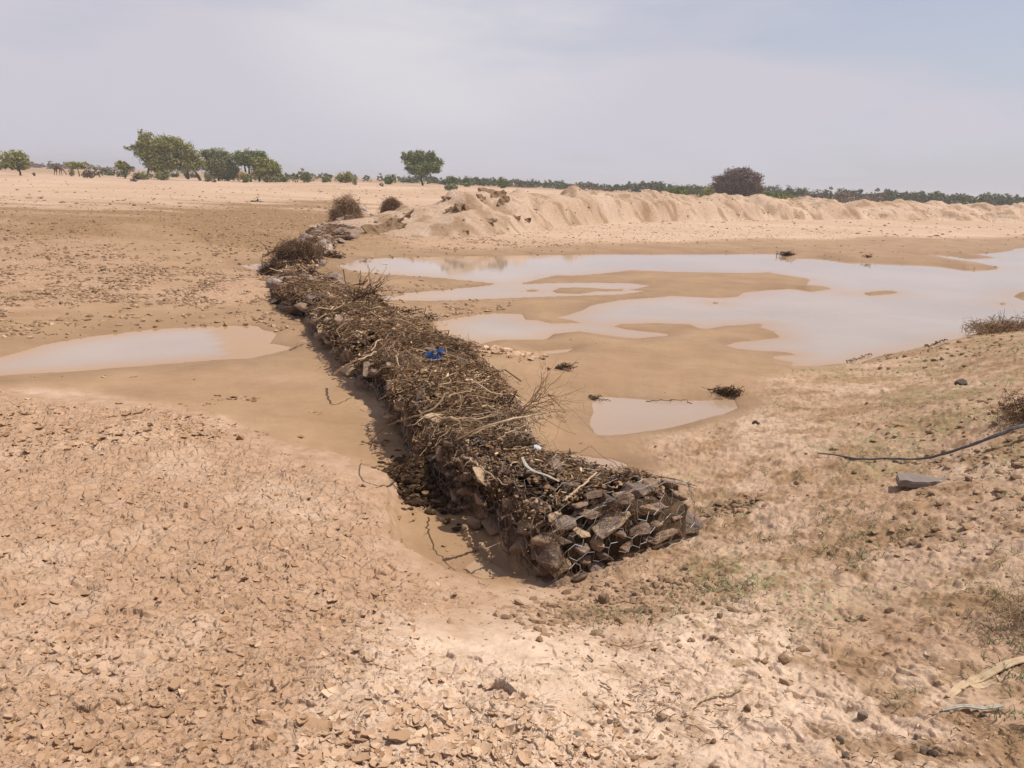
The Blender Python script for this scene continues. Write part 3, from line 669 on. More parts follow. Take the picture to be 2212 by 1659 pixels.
for bi in range(8):
    u0, u1 = BK[bi], BK[bi + 1] - .04
    mid = wall_pt(np.array([(u0 + u1) / 2]), np.array([.5]), np.array([0.]))[0]
    root = empty('gabion', mid); tag(root, BLAB[bi], 'gabion', 'stone filled gabions of the low wall')
    inv = -mid
    # packed core, coloured extra dark as painted shade in the stone gaps
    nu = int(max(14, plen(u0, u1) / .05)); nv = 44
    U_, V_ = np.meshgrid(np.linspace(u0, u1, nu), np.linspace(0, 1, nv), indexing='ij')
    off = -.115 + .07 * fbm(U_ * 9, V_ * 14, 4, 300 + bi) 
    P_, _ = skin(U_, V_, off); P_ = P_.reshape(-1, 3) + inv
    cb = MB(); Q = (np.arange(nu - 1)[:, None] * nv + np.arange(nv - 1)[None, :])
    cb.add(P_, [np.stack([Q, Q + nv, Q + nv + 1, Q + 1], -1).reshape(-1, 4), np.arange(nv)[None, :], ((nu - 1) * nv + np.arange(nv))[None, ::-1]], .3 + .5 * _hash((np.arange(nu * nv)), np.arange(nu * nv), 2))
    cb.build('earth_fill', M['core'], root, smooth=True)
    # stones of the shell
    rec = []
    L_ = plen(u0, u1); cell = .135 if bi == 0 else (.19 if bi < 3 else .24 + .03 * bi)
    if bi == 0:
        nx, nz = 8, 5
        for iz in range(nz):
            x0 = rng.uniform(-.3, .3)
            for ix in range(nx):
                a = (ix + .5 + x0 + rng.uniform(-.2, .2)) / nx; h = (iz + .45 + rng.uniform(-.12, .12)) / nz
                if not 0.02 < a < .99: continue
                p, nr = face_pt(np.array([a]), np.array([h]), rng.uniform(-.02, .035))
                s_ = np.array([rng.uniform(.10, .25), rng.uniform(.13, .2), rng.uniform(.08, .17)])
                rec.append((0, p[0], s_, (rng.uniform(-.35, .35), rng.uniform(-.4, .4), math.atan2((RI[0] - LE[0])[1], (RI[0] - LE[0])[0]) + rng.uniform(-.5, .5))))
    nU = max(3, int(L_ / cell)); nV = int(1.75 / (cell * .95))
    for iu in range(nU):
        for iv in range(nV):
            u = u0 + (u1 - u0) * (iu + .5 + rng.uniform(-.3, .3)) / nU; v = (iv + .5 + rng.uniform(-.3, .3)) / nV
            top = .27 < v < .76
            pr = {0: .75 if top else 1.0}.get(bi, .3 if top else .85)
            if bi >= 4: pr = .55
            if bi == 1 and u < 3.2 and top: pr = .15
            if rng.random() > pr: continue
            p, nr = skin(np.array([u]), np.array([v]), rng.uniform(-.06, -.01))
            q = cell * rng.uniform(.85, 1.45); s_ = np.array([q, q * rng.uniform(.7, 1.1), q * rng.uniform(.5, .85)])
            if not top: s_ = s_[[0, 1, 2]] * np.array([1, 1, 1.25])
            rec.append((1 if top else 2, p[0], s_, (rng.uniform(-.4, .4), rng.uniform(-.4, .4), rng.uniform(0, 6.28))))
    rec.sort(key=lambda t: (t[0], -t[2][0]))
    keep, rest = rec[:99], rec[99:]
    RK = ROCKS if bi < 4 else ROCKSF
    for _, p, s_, rot in keep:
        place_rock(RK[int(rng.integers(len(RK)))], p + inv, s_, rot, root)
    if rest:
        rm = MB()
        for _, p, s_, rot in rest:
            me = RK[int(rng.integers(len(RK)))]; co = np.empty(len(me.vertices) * 3, np.float32); me.vertices.foreach_get('co', co)
            Rm = np.array(Euler(rot).to_matrix()); rm.add((co.reshape(-1, 3) * s_) @ Rm.T + p + inv, np.array([list(q.vertices) for q in me.polygons]), rng.random())
        tag(rm.build('rock_fill', M['stone'], root), kind='stuff')
    # netting: hexagons 8 cm wide
    if bi < 4:
        wb = MB(); hx = .085 if bi < 2 else .12; rad = .0012 if bi == 0 else (.0016 if bi < 3 else .003)
        def hexes(nA_, nB_):
            E_ = set(); s3 = 3 ** .5
            for i in range(nA_):
                for j in range(nB_):
                    cx = (i + .5 * (j % 2)) * s3; cy = j * 1.5
                    ring_ = [(round(cx + s3 / 2 * a_, 3), round(cy + b2, 3)) for a_, b2 in ((0, 1), (1, .5), (1, -.5), (0, -1), (-1, -.5), (-1, .5))]
                    for k_ in range(6):
                        e_ = tuple(sorted((ring_[k_], ring_[(k_ + 1) % 6]))); E_.add(e_)
            return np.array(sorted(E_))
        sc_h = hx / 3 ** .5
        E_ = hexes(int(L_ / hx) + 2, int(1.85 / (1.5 * sc_h)) + 2) * sc_h
        su = E_[..., 0] / L_; vv = E_[..., 1] / 1.8
        ok = ((su > -.01) & (su < 1.01) & (vv > 0) & (vv < 1)).all(1); su = su[ok]; vv = vv[ok]
        if bi: 
            okk = fbm(su[:, 0] * 4, vv[:, 0] * 5, 2, 400 + bi) > -.1; su = su[okk]; vv = vv[okk]
        jx = vnoise(su * 40, vv * 40, 5) * .022 + .03 * vnoise(su * 9, vv * 9, 15); jy = vnoise(su * 40, vv * 40, 6) * .02 + .03 * vnoise(su * 9, vv * 9, 16)
        # slack, crumpled net
        P0, _ = skin(u0 + (u1 - u0) * np.clip(su + jx / L_ + .02 * fbm(su * 5, vv * 5, 2, 8), 0, 1), vv + jy + .02 * fbm(su * 5, vv * 6, 2, 9), .03 + .05 * fbm(su * 7, vv * 9, 3, 10))
        tubes(wb, P0 + inv, rad, 3, rng.random(len(P0)))
        if bi == 0:
            E_ = hexes(15, 9) * sc_h; a_ = E_[..., 0] / 1.0; h_ = E_[..., 1] / .47
            ok = ((a_ > 0) & (a_ < 1) & (h_ > 0) & (h_ < 1)).all(1); a_ = a_[ok]; h_ = h_[ok]; kk_ = (rng.random(len(a_)) < .82) & (h_.mean(1) > .08); a_ = a_[kk_]; h_ = h_[kk_]
            P1, _ = face_pt(a_ + .02 * vnoise(a_ * 30, h_ * 20, 3) + .03 * vnoise(a_ * 5, h_ * 4, 3), h_ + .05 * vnoise(a_ * 30, h_ * 20, 4) + .06 * vnoise(a_ * 5, h_ * 4, 8), .115 + .03 * vnoise(a_ * 9, h_ * 9, 5))
            tubes(wb, P1 + inv, rad, 3, rng.random(len(P1)))
            for (a0, h0, a1, h1) in ((0, 0, 0, 1), (0, 1, 1, 1), (1, 1, 1, 0)):
                tq = np.linspace(0, 1, 26); pp, _ = face_pt(a0 + (a1 - a0) * tq, h0 + (h1 - h0) * tq, .075 + .012 * vnoise(tq * 9, tq * 3, 6))
                for k_ in range(3): tubes(wb, (pp + rng.normal(size=pp.shape) * .008)[None] + inv, .0015, 3, rng.random() * .5)
        for vq in (.27, .77):
            tq = np.linspace(u0, u1, 40)
            for k_ in range(3):
                pp, _ = skin(tq, np.full(40, vq + rng.uniform(-.01, .01)), .035 + .02 * vnoise(tq * 4, tq * 0 + k_, 7)); tubes(wb, (pp + rng.normal(size=pp.shape) * .01)[None] + inv, .0016, 3, rng.random() * .5)
        wb.build('wire_netting', M['wire'], root)

# ---------------------------------------------------------------- matted brush washed onto the wall
def twigs(n, pts, nrm, lmin, lmax, rmin, rmax, bend=.25, lift=.25, K_=4, pref=None, prefw=0.0):
    """short crooked twigs lying in the tangent plane"""
    d = rng.normal(size=(n, 3))
    if pref is not None: d = d * (1 - prefw) + pref * prefw * rng.choice([-1, 1], size=(n, 1)) * 1.5
    d = d - (d * nrm).sum(1, keepdims=True) * nrm; d /= np.linalg.norm(d, axis=1, keepdims=True) + 1e-9
    d = d + nrm * rng.normal(0, lift, (n, 1)); L = (lmin + (lmax - lmin) * rng.random(n) ** 2.2)
    t = np.linspace(-.5, .5, K_)
    P = pts[:, None, :] + d[:, None, :] * (t[None, :, None] * L[:, None, None])
    P = P + rng.normal(size=(n, K_, 3)) * (L[:, None, None] * bend * .35)
    r = rmin + (rmax - rmin) * rng.random(n) ** 2; R2 = r[:, None] * np.linspace(1, .55, K_)
    return P, R2
def mat_on(u0, u1, n, th, lmin, lmax, rmin, rmax, vmin=.16, vmax=.86, seed=0, cov=-.2):
    u = rng.uniform(u0, u1, n); v = rng.uniform(vmin, vmax, n)
    side = (v < .27) | (v > .77)
    keep = (fbm(u * 3.5, v * 6, 3, 500 + seed) > cov) & (~side | (rng.random(n) < .45)); u = u[keep]; v = v[keep]
    hgt = th * rng.random(len(u)) ** 1.3 * (1 + .6 * fbm(u * 6, v * 8, 3, 520))
    p, nr = skin(u, v, hgt); return p, nr, len(u)
_g = (1 + 5 ** .5) / 2
_IV = np.array([(-1,_g,0),(1,_g,0),(-1,-_g,0),(1,-_g,0),(0,-1,_g),(0,1,_g),(0,-1,-_g),(0,1,-_g),(_g,0,-1),(_g,0,1),(-_g,0,-1),(-_g,0,1)]) / 1.9
_IF = np.array([(0,11,5),(0,5,1),(0,1,7),(0,7,10),(0,10,11),(1,5,9),(5,11,4),(11,10,2),(10,7,6),(7,1,8),(3,9,4),(3,4,2),(3,2,6),(3,6,8),(3,8,9),(4,9,5),(2,4,11),(6,2,10),(8,6,7),(9,8,1)])
def chips(mb, p, s, tint):
    """bits of bark, dung and leaf: small tilted slivers with thickness"""
    n = len(p); V = _IV[None] * rng.uniform(.6, 1.3, (n, 12, 1)) * np.stack([rng.uniform(.9, 2.2, n), rng.uniform(.5, .9, n), rng.uniform(.12, .3, n)], -1)[:, None, :]
    q = rng.normal(size=(n, 3, 3)) * .45 + np.eye(3); a = rng.uniform(0, 6.28, n); c, s_ = np.cos(a), np.sin(a); Z_ = np.zeros((n, 3, 3)); Z_[:, 0, 0] = c; Z_[:, 0, 1] = -s_; Z_[:, 1, 0] = s_; Z_[:, 1, 1] = c; Z_[:, 2, 2] = 1
    U_, _, W_ = np.linalg.svd(q); Rm = (U_ @ W_) @ Z_; V = np.einsum('nij,nkj->nki', Rm, V) * np.asarray(s)[:, None, None] + p[:, None, :]
    mb.add(V.reshape(-1, 3), (np.arange(n)[:, None, None] * 12 + _IF[None]).reshape(-1, 3), np.repeat(np.broadcast_to(tint, (n,)), 12))
def crumbs(mb, p, s, tint, flat=.6):
    """small irregular lumps"""
    n = len(p)
    if n == 0: return
    V = _IV[None] * rng.uniform(.6, 1.25, (n, 12, 1)) * np.stack([rng.uniform(.8, 1.5, n), rng.uniform(.6, 1, n), rng.uniform(.35, 1.0, n) * flat * 1.3], -1)[:, None, :]
    a = rng.uniform(0, 6.28, n); c, s_ = np.cos(a), np.sin(a)
    X_ = V[..., 0] * c[:, None] - V[..., 1] * s_[:, None]; Y_ = V[..., 0] * s_[:, None] + V[..., 1] * c[:, None]
    V = np.stack([X_, Y_, V[..., 2]], -1) * np.asarray(s)[:, None, None] + p[:, None, :]
    mb.add(V.reshape(-1, 3), (np.arange(n)[:, None, None] * 12 + _IF[None]).reshape(-1, 3), np.repeat(np.broadcast_to(tint, (n,)), 12))
brush = MB()
def dirfield(u, v, p, nr, seed):
    """neighbouring twigs lie roughly alike, as the flood left them"""
    t1 = skin(np.minimum(u + .05, 16.9), v)[0] - p; t1 /= np.linalg.norm(t1, axis=1, keepdims=True) + 1e-9; t2 = np.cross(nr, t1)
    a = 2.6 * fbm(u * 3.2, v * 7, 2, 540 + seed) + 1.2
    return t1 * np.cos(a)[:, None] + t2 * np.sin(a)[:, None]
def mat2(u0, u1, n, th, l0, l1, r0, r1, vm, vs, cov, seed, side=.4):
    u = rng.uniform(u0, u1, n); v = rng.uniform(vm, vs, n)
    f = fbm(u * 3.5, v * 6, 4, 500 + seed); sd = (v < .25) | (v > .8)
    keep = (f > cov) & (~sd | (rng.random(n) < side)); u, v, f = u[keep], v[keep], f[keep]
    mound = np.clip(fbm(u * 1.9, v * 3.1, 3, 590) + .15, -.25, .8)
    hg = th * (.15 + np.clip(f - cov, 0, 1) * 1.1 + .8 * mound) * (.35 + .65 * rng.random(len(u))) - .015
    p, nr = skin(u, v, hg); k = len(u)
    P_, R2 = twigs(k, p, nr, l0, l1, r0, r1 * .85, lift=.13, pref=dirfield(u, v, p, nr, seed), prefw=.62)
    tt_ = np.clip(.42 + .42 * fbm(u * 5, v * 9, 3, 560) + rng.normal(0, .2, k) + (rng.random(k) < .09) * .5, 0, 1)
    tubes(brush, P_, R2, 3, tt_)
    m2 = int(k * 1.3); q = rng.integers(k, size=m2); cs = rng.uniform(.5, 1.6, m2) * (.010 + .0022 * u0)
    p2, n2 = skin(u[q] + rng.normal(0, .03, m2), v[q] + rng.normal(0, .01, m2), hg[q] * .4 - .005)
    crumbs(brush, p2, cs, np.clip(rng.normal(.38, .2, m2), 0, 1))
mat2(.12, 2.1, 6500, .05, .02, .14, .0008, .0024, .2, .9, -.16, 1, .35)
mat2(1.8, 4.9, 17000, .10, .02, .17, .0009, .0030, .16, .9, -.28, 2, .35)
mat2(4.9, 8.9, 14000, .12, .03, .24, .0015, .0042, .14, .9, -.22, 3, .3)
mat2(8.9, 12.9, 7000, .11, .05, .35, .0025, .006, .1, .9, -.12, 4, .35)
mat2(13.1, 17, 4500, .12, .08, .5, .004, .009, .05, .6, -.02, 5, .5)
# bulk mud crumbs lying between the twigs everywhere on top
u = rng.uniform(.1, 9, 9000); v = rng.uniform(.2, .85, 9000); p, nr = skin(u, v, rng.uniform(-.05, .02, 9000)); crumbs(brush, p, rng.uniform(.008, .022, 9000) * (1 + .1 * u), np.clip(rng.normal(.35, .22, 9000), 0, 1))
for (u0, u1, n_, sz) in ((.1, 2, 1700, .009), (2, 5, 3000, .010), (5, 9, 2200, .015), (9, 17, 1500, .028)):
    u = rng.uniform(u0, u1, n_); v = rng.uniform(.18, .85, n_); mound = np.clip(fbm(u * 1.9, v * 3.1, 3, 590) + .15, -.25, .8); p, nr = skin(u, v, .02 + .13 * mound * (u > 1.8) + .03 * rng.random(n_))
    chips(brush, p, sz * rng.uniform(.4, 1.7, n_), np.clip(rng.normal(.42, .24, n_), 0, 1))
# a few longer stems on top
for (u0, u1, n_, l_, r_) in ((.3, 2, 50, .35, .003), (2, 5, 170, .5, .0035), (2, 5, 28, .7, .008), (5, 9, 150, .7, .005), (5, 9, 30, 1.0, .012), (9, 17, 70, 1.1, .012)):
    u = rng.uniform(u0, u1, n_); v = rng.uniform(.24, .82, n_); p, nr = skin(u, v, rng.uniform(.02, .10, n_))
    P_, R2 = twigs(n_, p, nr, l_ * .35, l_, r_ * .5, r_, lift=.14, bend=.16, K_=6, pref=dirfield(u, v, p, nr, 7), prefw=.5); tubes(brush, P_, R2, 4, rng.uniform(.4, 1, n_))
k = 1500; c0 = np.array([[-.60, 5.22, 0.0]]); q = rng.normal(size=(k, 3)) * np.array([.12, .22, 0]); q = q @ np.array([[.93, .36, 0], [-.36, .93, 0], [0, 0, 1]]) ; hq = .20 * np.exp(-((q[:, 0] / .16) ** 2 + (q[:, 1] / .28) ** 2)) * rng.random(k); p = c0 + q; p[:, 2] = .03 + hq
P_, R2 = twigs(k, p, np.tile([0, 0, 1.0], (k, 1)), .03, .16, .0009, .0028, lift=.3); tubes(brush, P_, R2, 3, np.clip(rng.normal(.25, .2, k), 0, 1)); crumbs(brush, p * [1, 1, .8], rng.uniform(.008, .035, k), np.clip(rng.normal(.15, .15, k), 0, 1))
# fringe hanging off the sides and end face of the near basket
k = 1300; a_ = rng.random(k) ** 1.5; h_ = rng.random(k); kq = (fbm(a_ * 5, h_ * 3, 3, 777) + .5 * (h_ - .5) - .3 * a_ > -.05); a_ = a_[kq]; h_ = h_[kq]; k = len(a_); p, nr = face_pt(a_, h_, .05 + .05 * rng.random(k)); nr = np.tile(nr, (k, 1))
P_, R2 = twigs(k, p, nr, .03, .15, .0008, .002, lift=.3, pref=np.array([.1, 0, 1.0]), prefw=.5); tubes(brush, P_, R2, 3, rng.random(k) * .7)
k = 2600; u = rng.uniform(0, 4.2, k); v = rng.uniform(.02, .27, k); p, nr = skin(u, v, .03 * rng.random(k))
P_, R2 = twigs(k, p, nr, .03, .16, .0008, .002, lift=.3, pref=np.array([0, 0, 1.0]), prefw=.5); tubes(brush, P_, R2, 3, rng.random(k) * .6)
tag(brush.build('brush_mat', M['debris']), 'matted dead twigs, straw and mud crumbs washed over the stone wall', 'brush debris', kind='stuff')

# ---------------------------------------------------------------- single branches and scraps on the wall
def limb(name, label, path, r0, r1, mat, cat='branch', sub=0, sublen=.3, group=None, seed=1, thorn=False, tint=.5, tubeK=26, wob=.006):
    rg = np.random.default_rng(seed); pp = spline(path, tubeK); base = pp[0].copy()
    pp = pp + rg.normal(size=pp.shape) * wob; mb = MB()
    R1 = np.linspace(r0, r1, tubeK) * (1 + .12 * rg.normal(size=tubeK))
    tubes(mb, (pp - base)[None], np.abs(R1)[None], 6, tint)
    for i in range(sub):
        k = int(rg.uniform(.12, .97) * tubeK); d = pp[min(k + 1, tubeK - 1)] - pp[max(k - 1, 0)]; d /= np.linalg.norm(d) + 1e-9
        q = rg.normal(size=3); q = d * .7 + q * .6; q[2] += .15; q /= np.linalg.norm(q); L = sublen * rg.uniform(.3, 1)
        t = np.linspace(0, 1, 6)[:, None]; s_ = pp[k] - base + q * t * L + np.cumsum(rg.normal(size=(6, 3)) * L * .05, 0)
        rr_ = R1[k] * .5; tubes(mb, s_[None], np.linspace(rr_, rr_ * .35, 6)[None], 4, tint * rg.uniform(.7, 1.2))
        for j in range(3 if thorn else 1):
            kk = rg.integers(1, 6); q2 = rg.normal(size=3); q2 /= np.linalg.norm(q2); t2 = np.linspace(0, 1, 4)[:, None]
            tubes(mb, (s_[kk] + q2 * t2 * L * rg.uniform(.15, .4) + np.cumsum(rg.normal(size=(4, 3)) * L * .03, 0))[None], np.linspace(rr_ * .5, rr_ * .2, 4)[None], 3, tint * rg.uniform(.6, 1.1))
    o = mb.build(name, mat); o.location = base; return tag(o, label, cat, group)
def PX(lst): return [unproj(a, b_, z) for a, b_, z in lst]
limb('branch', 'dark arching branch reaching out over the washed mud left of the wall', PX([(967,848,.62),(943,877,.62),(916,893,.62),(863,910,.56),(836,922,.47),(809,944,.31),(800,970,.14)]), .008, .004, M['wood'], tint=.1, seed=2, wob=.003)
limb('branch', 'long pale bare pole leaning from the ground up across the wall', PX([(884,1036,.03),(916,1006,.13),(970,963,.34),(1024,931,.52),(1078,913,.60),(1135,899,.62),(1190,890,.62)]), .009, .005, M['wood'], tint=.9, seed=3, wob=.0025)
limb('branch', 'pale crooked branch lying across the wall and poking out over its right side', PX([(906,901,.50),(957,902,.56),(1024,903,.56),(1078,893,.56),(1118,890,.60),(1160,892,.60),(1223,887,.62)]), .007, .003, M['wood'], sub=24, sublen=.35, thorn=True, tint=.62, seed=4)
limb('branch', 'thorny grey twig spray sticking up at the right edge of the wall', PX([(1085,905,.52),(1120,890,.60),(1150,870,.68),(1185,858,.74),(1222,890,.55)]), .006, .002, M['debris'], sub=46, sublen=.38, thorn=True, tint=.5, seed=5)
limb('branch', 'dark forked twig rising behind the thorny spray', PX([(1100,880,.50),(1108,862,.62),(1116,842,.74)]), .006, .003, M['debris'], sub=9, sublen=.14, tint=.2, seed=6)
limb('branch', 'straight straw coloured stick lying on the brush near the wall bend', PX([(722,808,.20),(745,790,.36),(775,778,.47),(812,760,.50)]), .012, .006, M['wood'], tint=.85, seed=7)
limb('branch', 'pale cane lying crosswise on top of the near basket', PX([(1222,1078,.50),(1246,1058,.51),(1288,1022,.51)]), .006, .005, M['wood'], tint=.7, seed=8, wob=.003)
limb('branch', 'broken dark stick leaning in the water at the foot of the near basket', PX([(1002,1135,.22),(1014,1162,.12),(1029,1195,-.02)]), .012, .008, M['wood'], tint=.45, seed=9)
limb('branch', 'thin forked root bending into the puddle at the wall foot', PX([(1038,1172,.16),(1050,1185,.14),(1060,1200,.06),(1057,1215,-.01)]), .006, .004, M['wood'], sub=3, sublen=.1, tint=.6, seed=10)
limb('branch', 'grey forked branch poking out left of the dark brush heap past the gap', PX([(575,552,.25),(600,535,.55),(625,522,.7),(640,519,.75)]), .03, .02, M['wood'], sub=4, sublen=.8, tint=.3, seed=11, wob=.02)
limb('branch', 'tangle of upright dark thorn twigs on the wall beside the second pond', PX([(760,652,.45),(780,640,.60),(800,632,.70),(823,640,.62)]), .012, .006, M['debris'], sub=44, sublen=.45, thorn=True, tint=.15, seed=12)
limb('branch', 'dark thorny stem curving down the pond side of the wall', PX([(812,640,.55),(828,655,.45),(846,672,.25),(852,690,.05)]), .01, .006, M['debris'], sub=20, sublen=.3, thorn=True, tint=.1, seed=13)
for i, (pt, lab) in enumerate([([(890,870,.52),(960,858,.60),(1030,840,.56)], 'long thin twig across the brush just beyond the arching branch'),
        ([(1000,985,.42),(1040,1010,.5),(1095,1050,.5)], 'thin dark stem lying along the left edge of the near basket'),
        ([(1180,900,.56),(1120,925,.56),(1075,950,.52)], 'loose straw stem on the brush right of the long pale pole'),
        ([(1060,790,.52),(1100,812,.56),(1130,838,.5)], 'curved straw stem on the brush below the blue scrap')]):
    limb('branch', lab, PX(pt), .006, .003, M['wood'], tint=.5 + .1 * i, seed=20 + i, sub=3, sublen=.15, group='loose stems on the wall')

def solid_poly(name, pts2, thick, mat, loc, rot, curl=0.0, res=1, bev=0.0, rough=0.0, seed=0):
    """irregular plate: outline in the xy plane, given thickness, bent along x"""
    bm = bmesh.new(); vs = [bm.verts.new((a, b_, 0)) for a, b_ in pts2]; bm.faces.new(vs)
    bmesh.ops.triangulate(bm, faces=bm.faces[:])
    for _ in range(res): bmesh.ops.subdivide_edges(bm, edges=bm.edges[:], cuts=1, use_grid_fill=True)
    r_ = bmesh.ops.extrude_face_region(bm, geom=bm.faces[:]); up = [v for v in r_['geom'] if isinstance(v, bmesh.types.BMVert)]
    for v in up: v.co.z += thick
    sx = max(abs(a) for a, _ in pts2) + 1e-6
    for v in bm.verts:
        v.co.z += curl * (v.co.x / sx) ** 2 + rough * vn1(v.co.x / sx * 4 + seed, v.co.y / sx * 4 + seed)
        if rough: v.co.z += .4 * rough * vn1(v.co.x / sx * 11 + seed, v.co.y / sx * 11)
    if bev: bmesh.ops.bevel(bm, geom=[e for e in bm.edges if e.calc_face_angle(0) > .9], offset=bev, segments=2, affect='EDGES')
    bmesh.ops.recalc_face_normals(bm, faces=bm.faces[:])
    me = bpy.data.meshes.new(name); bm.to_mesh(me); bm.free(); me.materials.append(mat)
    o = link(name, me); o.location = loc; o.rotation_euler = rot; return o
_gu, _gv = [a.ravel() for a in np.meshgrid(np.linspace(0, 16.9, 1400), np.linspace(0, 1, 70), indexing='ij')]
_gp, _gn = skin(_gu, _gv)
_a2 = np.linspace(0, 1, 60); _fa, _fh = [q.ravel() for q in np.meshgrid(_a2, _a2)]; _fp, _fn = face_pt(_fa, _fh); _gp = np.vstack([_gp, _fp]); _gn = np.vstack([_gn, np.tile(_fn, (len(_fp), 1))])
_vv = _gp - np.array([0, 0, CAMH]); _dep = _vv @ _F; _ix = 512 + FPX * (_vv @ _R) / _dep; _iy = 384 - FPX * (_vv @ _U) / _dep; _front = (_gn * _vv).sum(1) < 0
def onwall(px, py, off=0.0):
    d = np.hypot(_ix - px * S2, _iy - py * S2) + (~_front) * 50; c = np.nonzero(d < d.min() + 2.5)[0]; k = c[np.argmin(_dep[c])]
    return _gp[k] + _gn[k] * off
# crumpled blue plastic scrap with a hole
bm = bmesh.new(); rg = np.random.default_rng(4); NRg = 26; loops_ = []
for k in range(6):
    t = k / 5; lp = []
    for i in range(NRg):
        a = 2 * pi * i / NRg; ro = (.082 + .007 * math.sin(4 * a + .6) + .012 * math.sin(3 * a) + .008 * math.sin(2 * a + 1)); ri = .022 + .006 * math.sin(2 * a)
        q = ri + (ro - ri) * t
        lp.append(bm.verts.new((q * cos(a) * 1.2, q * sin(a), .018 * math.sin(2 * a + 2 * t) * t + .02 * (1 - t) + .012 * math.sin(7 * a + 5 * t))))
    loops_.append(lp)
for k in range(5):
    for i in range(NRg): bm.faces.new((loops_[k][i], loops_[k][(i + 1) % NRg], loops_[k + 1][(i + 1) % NRg], loops_[k + 1][i]))
bmesh.ops.solidify(bm, geom=bm.faces[:], thickness=.003)
me = bpy.data.meshes.new('plastic_scrap'); bm.to_mesh(me); bm.free(); me.materials.append(M['blue'])
o = link('plastic_scrap', me); o.location = onwall(939, 782, .10); o.scale = (.85, .8, .9); o.rotation_euler = (radians(34), radians(-10), .5); tag(o, 'crumpled bright blue plastic scrap lying on the brush on the wall', 'plastic scrap')
def strip(name, label, cat, path, w, th, mat, seed=1, nK=18, tw=0.0):
    pp = spline(path, nK); base = pp[0].copy(); T = np.gradient(pp, axis=0); T /= np.linalg.norm(T, axis=1, keepdims=True)
    up = np.array([0, 0, 1.0]); A = np.cross(T, up); A /= np.linalg.norm(A, axis=1, keepdims=True); Bn = np.cross(A, T)
    k = np.linspace(0, 1, nK); wv = w * (.35 + .65 * np.sin(pi * np.clip(k * .9 + .08, 0, 1)) ** .6)
    V = []
    for i in range(nK):
        for (a, c) in ((-1, 0), (-.4, .25), (.4, .25), (1, 0), (.4, .25 - th / w), (-.4, .25 - th / w)):
            V.append(pp[i] - base + A[i] * a * wv[i] / 2 + Bn[i] * c * wv[i] * .5)
    f = [(i * 6 + j, i * 6 + (j + 1) % 6, (i + 1) * 6 + (j + 1) % 6, (i + 1) * 6 + j) for i in range(nK - 1) for j in range(6)]
    mb = MB(); mb.add(V, [np.array(f), np.array([[5, 4, 3, 2, 1, 0]]), np.array([[(nK - 1) * 6 + j for j in range(6)]])], rng.random(len(V)))
    o = mb.build(name, mat, smooth=False); o.location = base; return tag(o, label, cat)
strip('bark_strip', 'grey curved strip of bark lying on top of the near basket', 'bark strip', PX([(1128,988,.50),(1138,1006,.51),(1155,1018,.51),(1180,1026,.52),(1208,1040,.52)]), .022, .004, M['greystrip'])
strip('leaf_sheath', 'dry split leaf sheath hanging from the long pale pole', 'leaf', PX([(1075,918,.54),(1050,924,.5),(1022,938,.45),(1003,950,.40)]), .04, .006, M['straw'])
o = solid_poly('pale_rag', [(-.04, -.02), (.03, -.03), (.05, .01), (.01, .035), (-.035, .02)], .012, M['white'], unproj(1160, 968, .50), (.5, .2, .3), rough=.012, res=2); o.scale = (.6, .6, .6); tag(o, 'small crumpled white rag on the near basket', 'rag')
# a flat plank-like stone and the loose stones around the wall foot
LOOSE = [(905,885,.28,(.10,.30,.06),(1.15,.2,.55),'tan plank shaped stone standing on end against the left side of the wall'),
 (960,905,.33,(.30,.2,.09),(.3,.1,.4),'broad flat stone below the arching branch on the wall'),
 (877,868,.33,(.16,.12,.16),(.2,.4,1.0),'blocky stone standing above the plank shaped stone'),
 (1045,1030,.43,(.24,.15,.07),(.5,.3,.6),'large pale flat stone on the left shoulder of the near basket'),
 (800,798,.40,(.2,.22,.06),(.9,.2,.3),'pale slanted slab among the twigs right of the straw coloured stick'),
 (1345,1075,.45,(.15,.13,.1),(.2,.1,.4),'grey brown block on top of the near basket by its end face'),
 (1400,1090,.42,(.2,.14,.13),(.1,.2,.1),'tan cup shaped stone at the top right of the near basket'),
 (870,885,.05,(.11,.09,.07),(0,.1,.4),'rounded stone on the mud beside the plank shaped stone'),
 (880,960,.06,(.1,.08,.08),(0,.1,2),'dark round stone at the wall foot under the long pale pole'),
 (862,936,.05,(.09,.08,.06),(0,.1,1),'smallest round stone at the wall foot left of the pole'),
 (1110,590+80,.5,(.001,.001,.001),(0,0,0),None)]
for px, py, z, s_, rt, lab in LOOSE:
    if not lab: continue
    o = link('stone', ROCKS[int(rng.integers(12))]); o.location = onwall(px, py, .02) if z > .1 else onground(px, py)[:2] + (.03,); o.scale = [v * 1.1 for v in s_]; o.rotation_euler = rt; tag(o, lab, 'stone', 'loose stones on and around the wall')
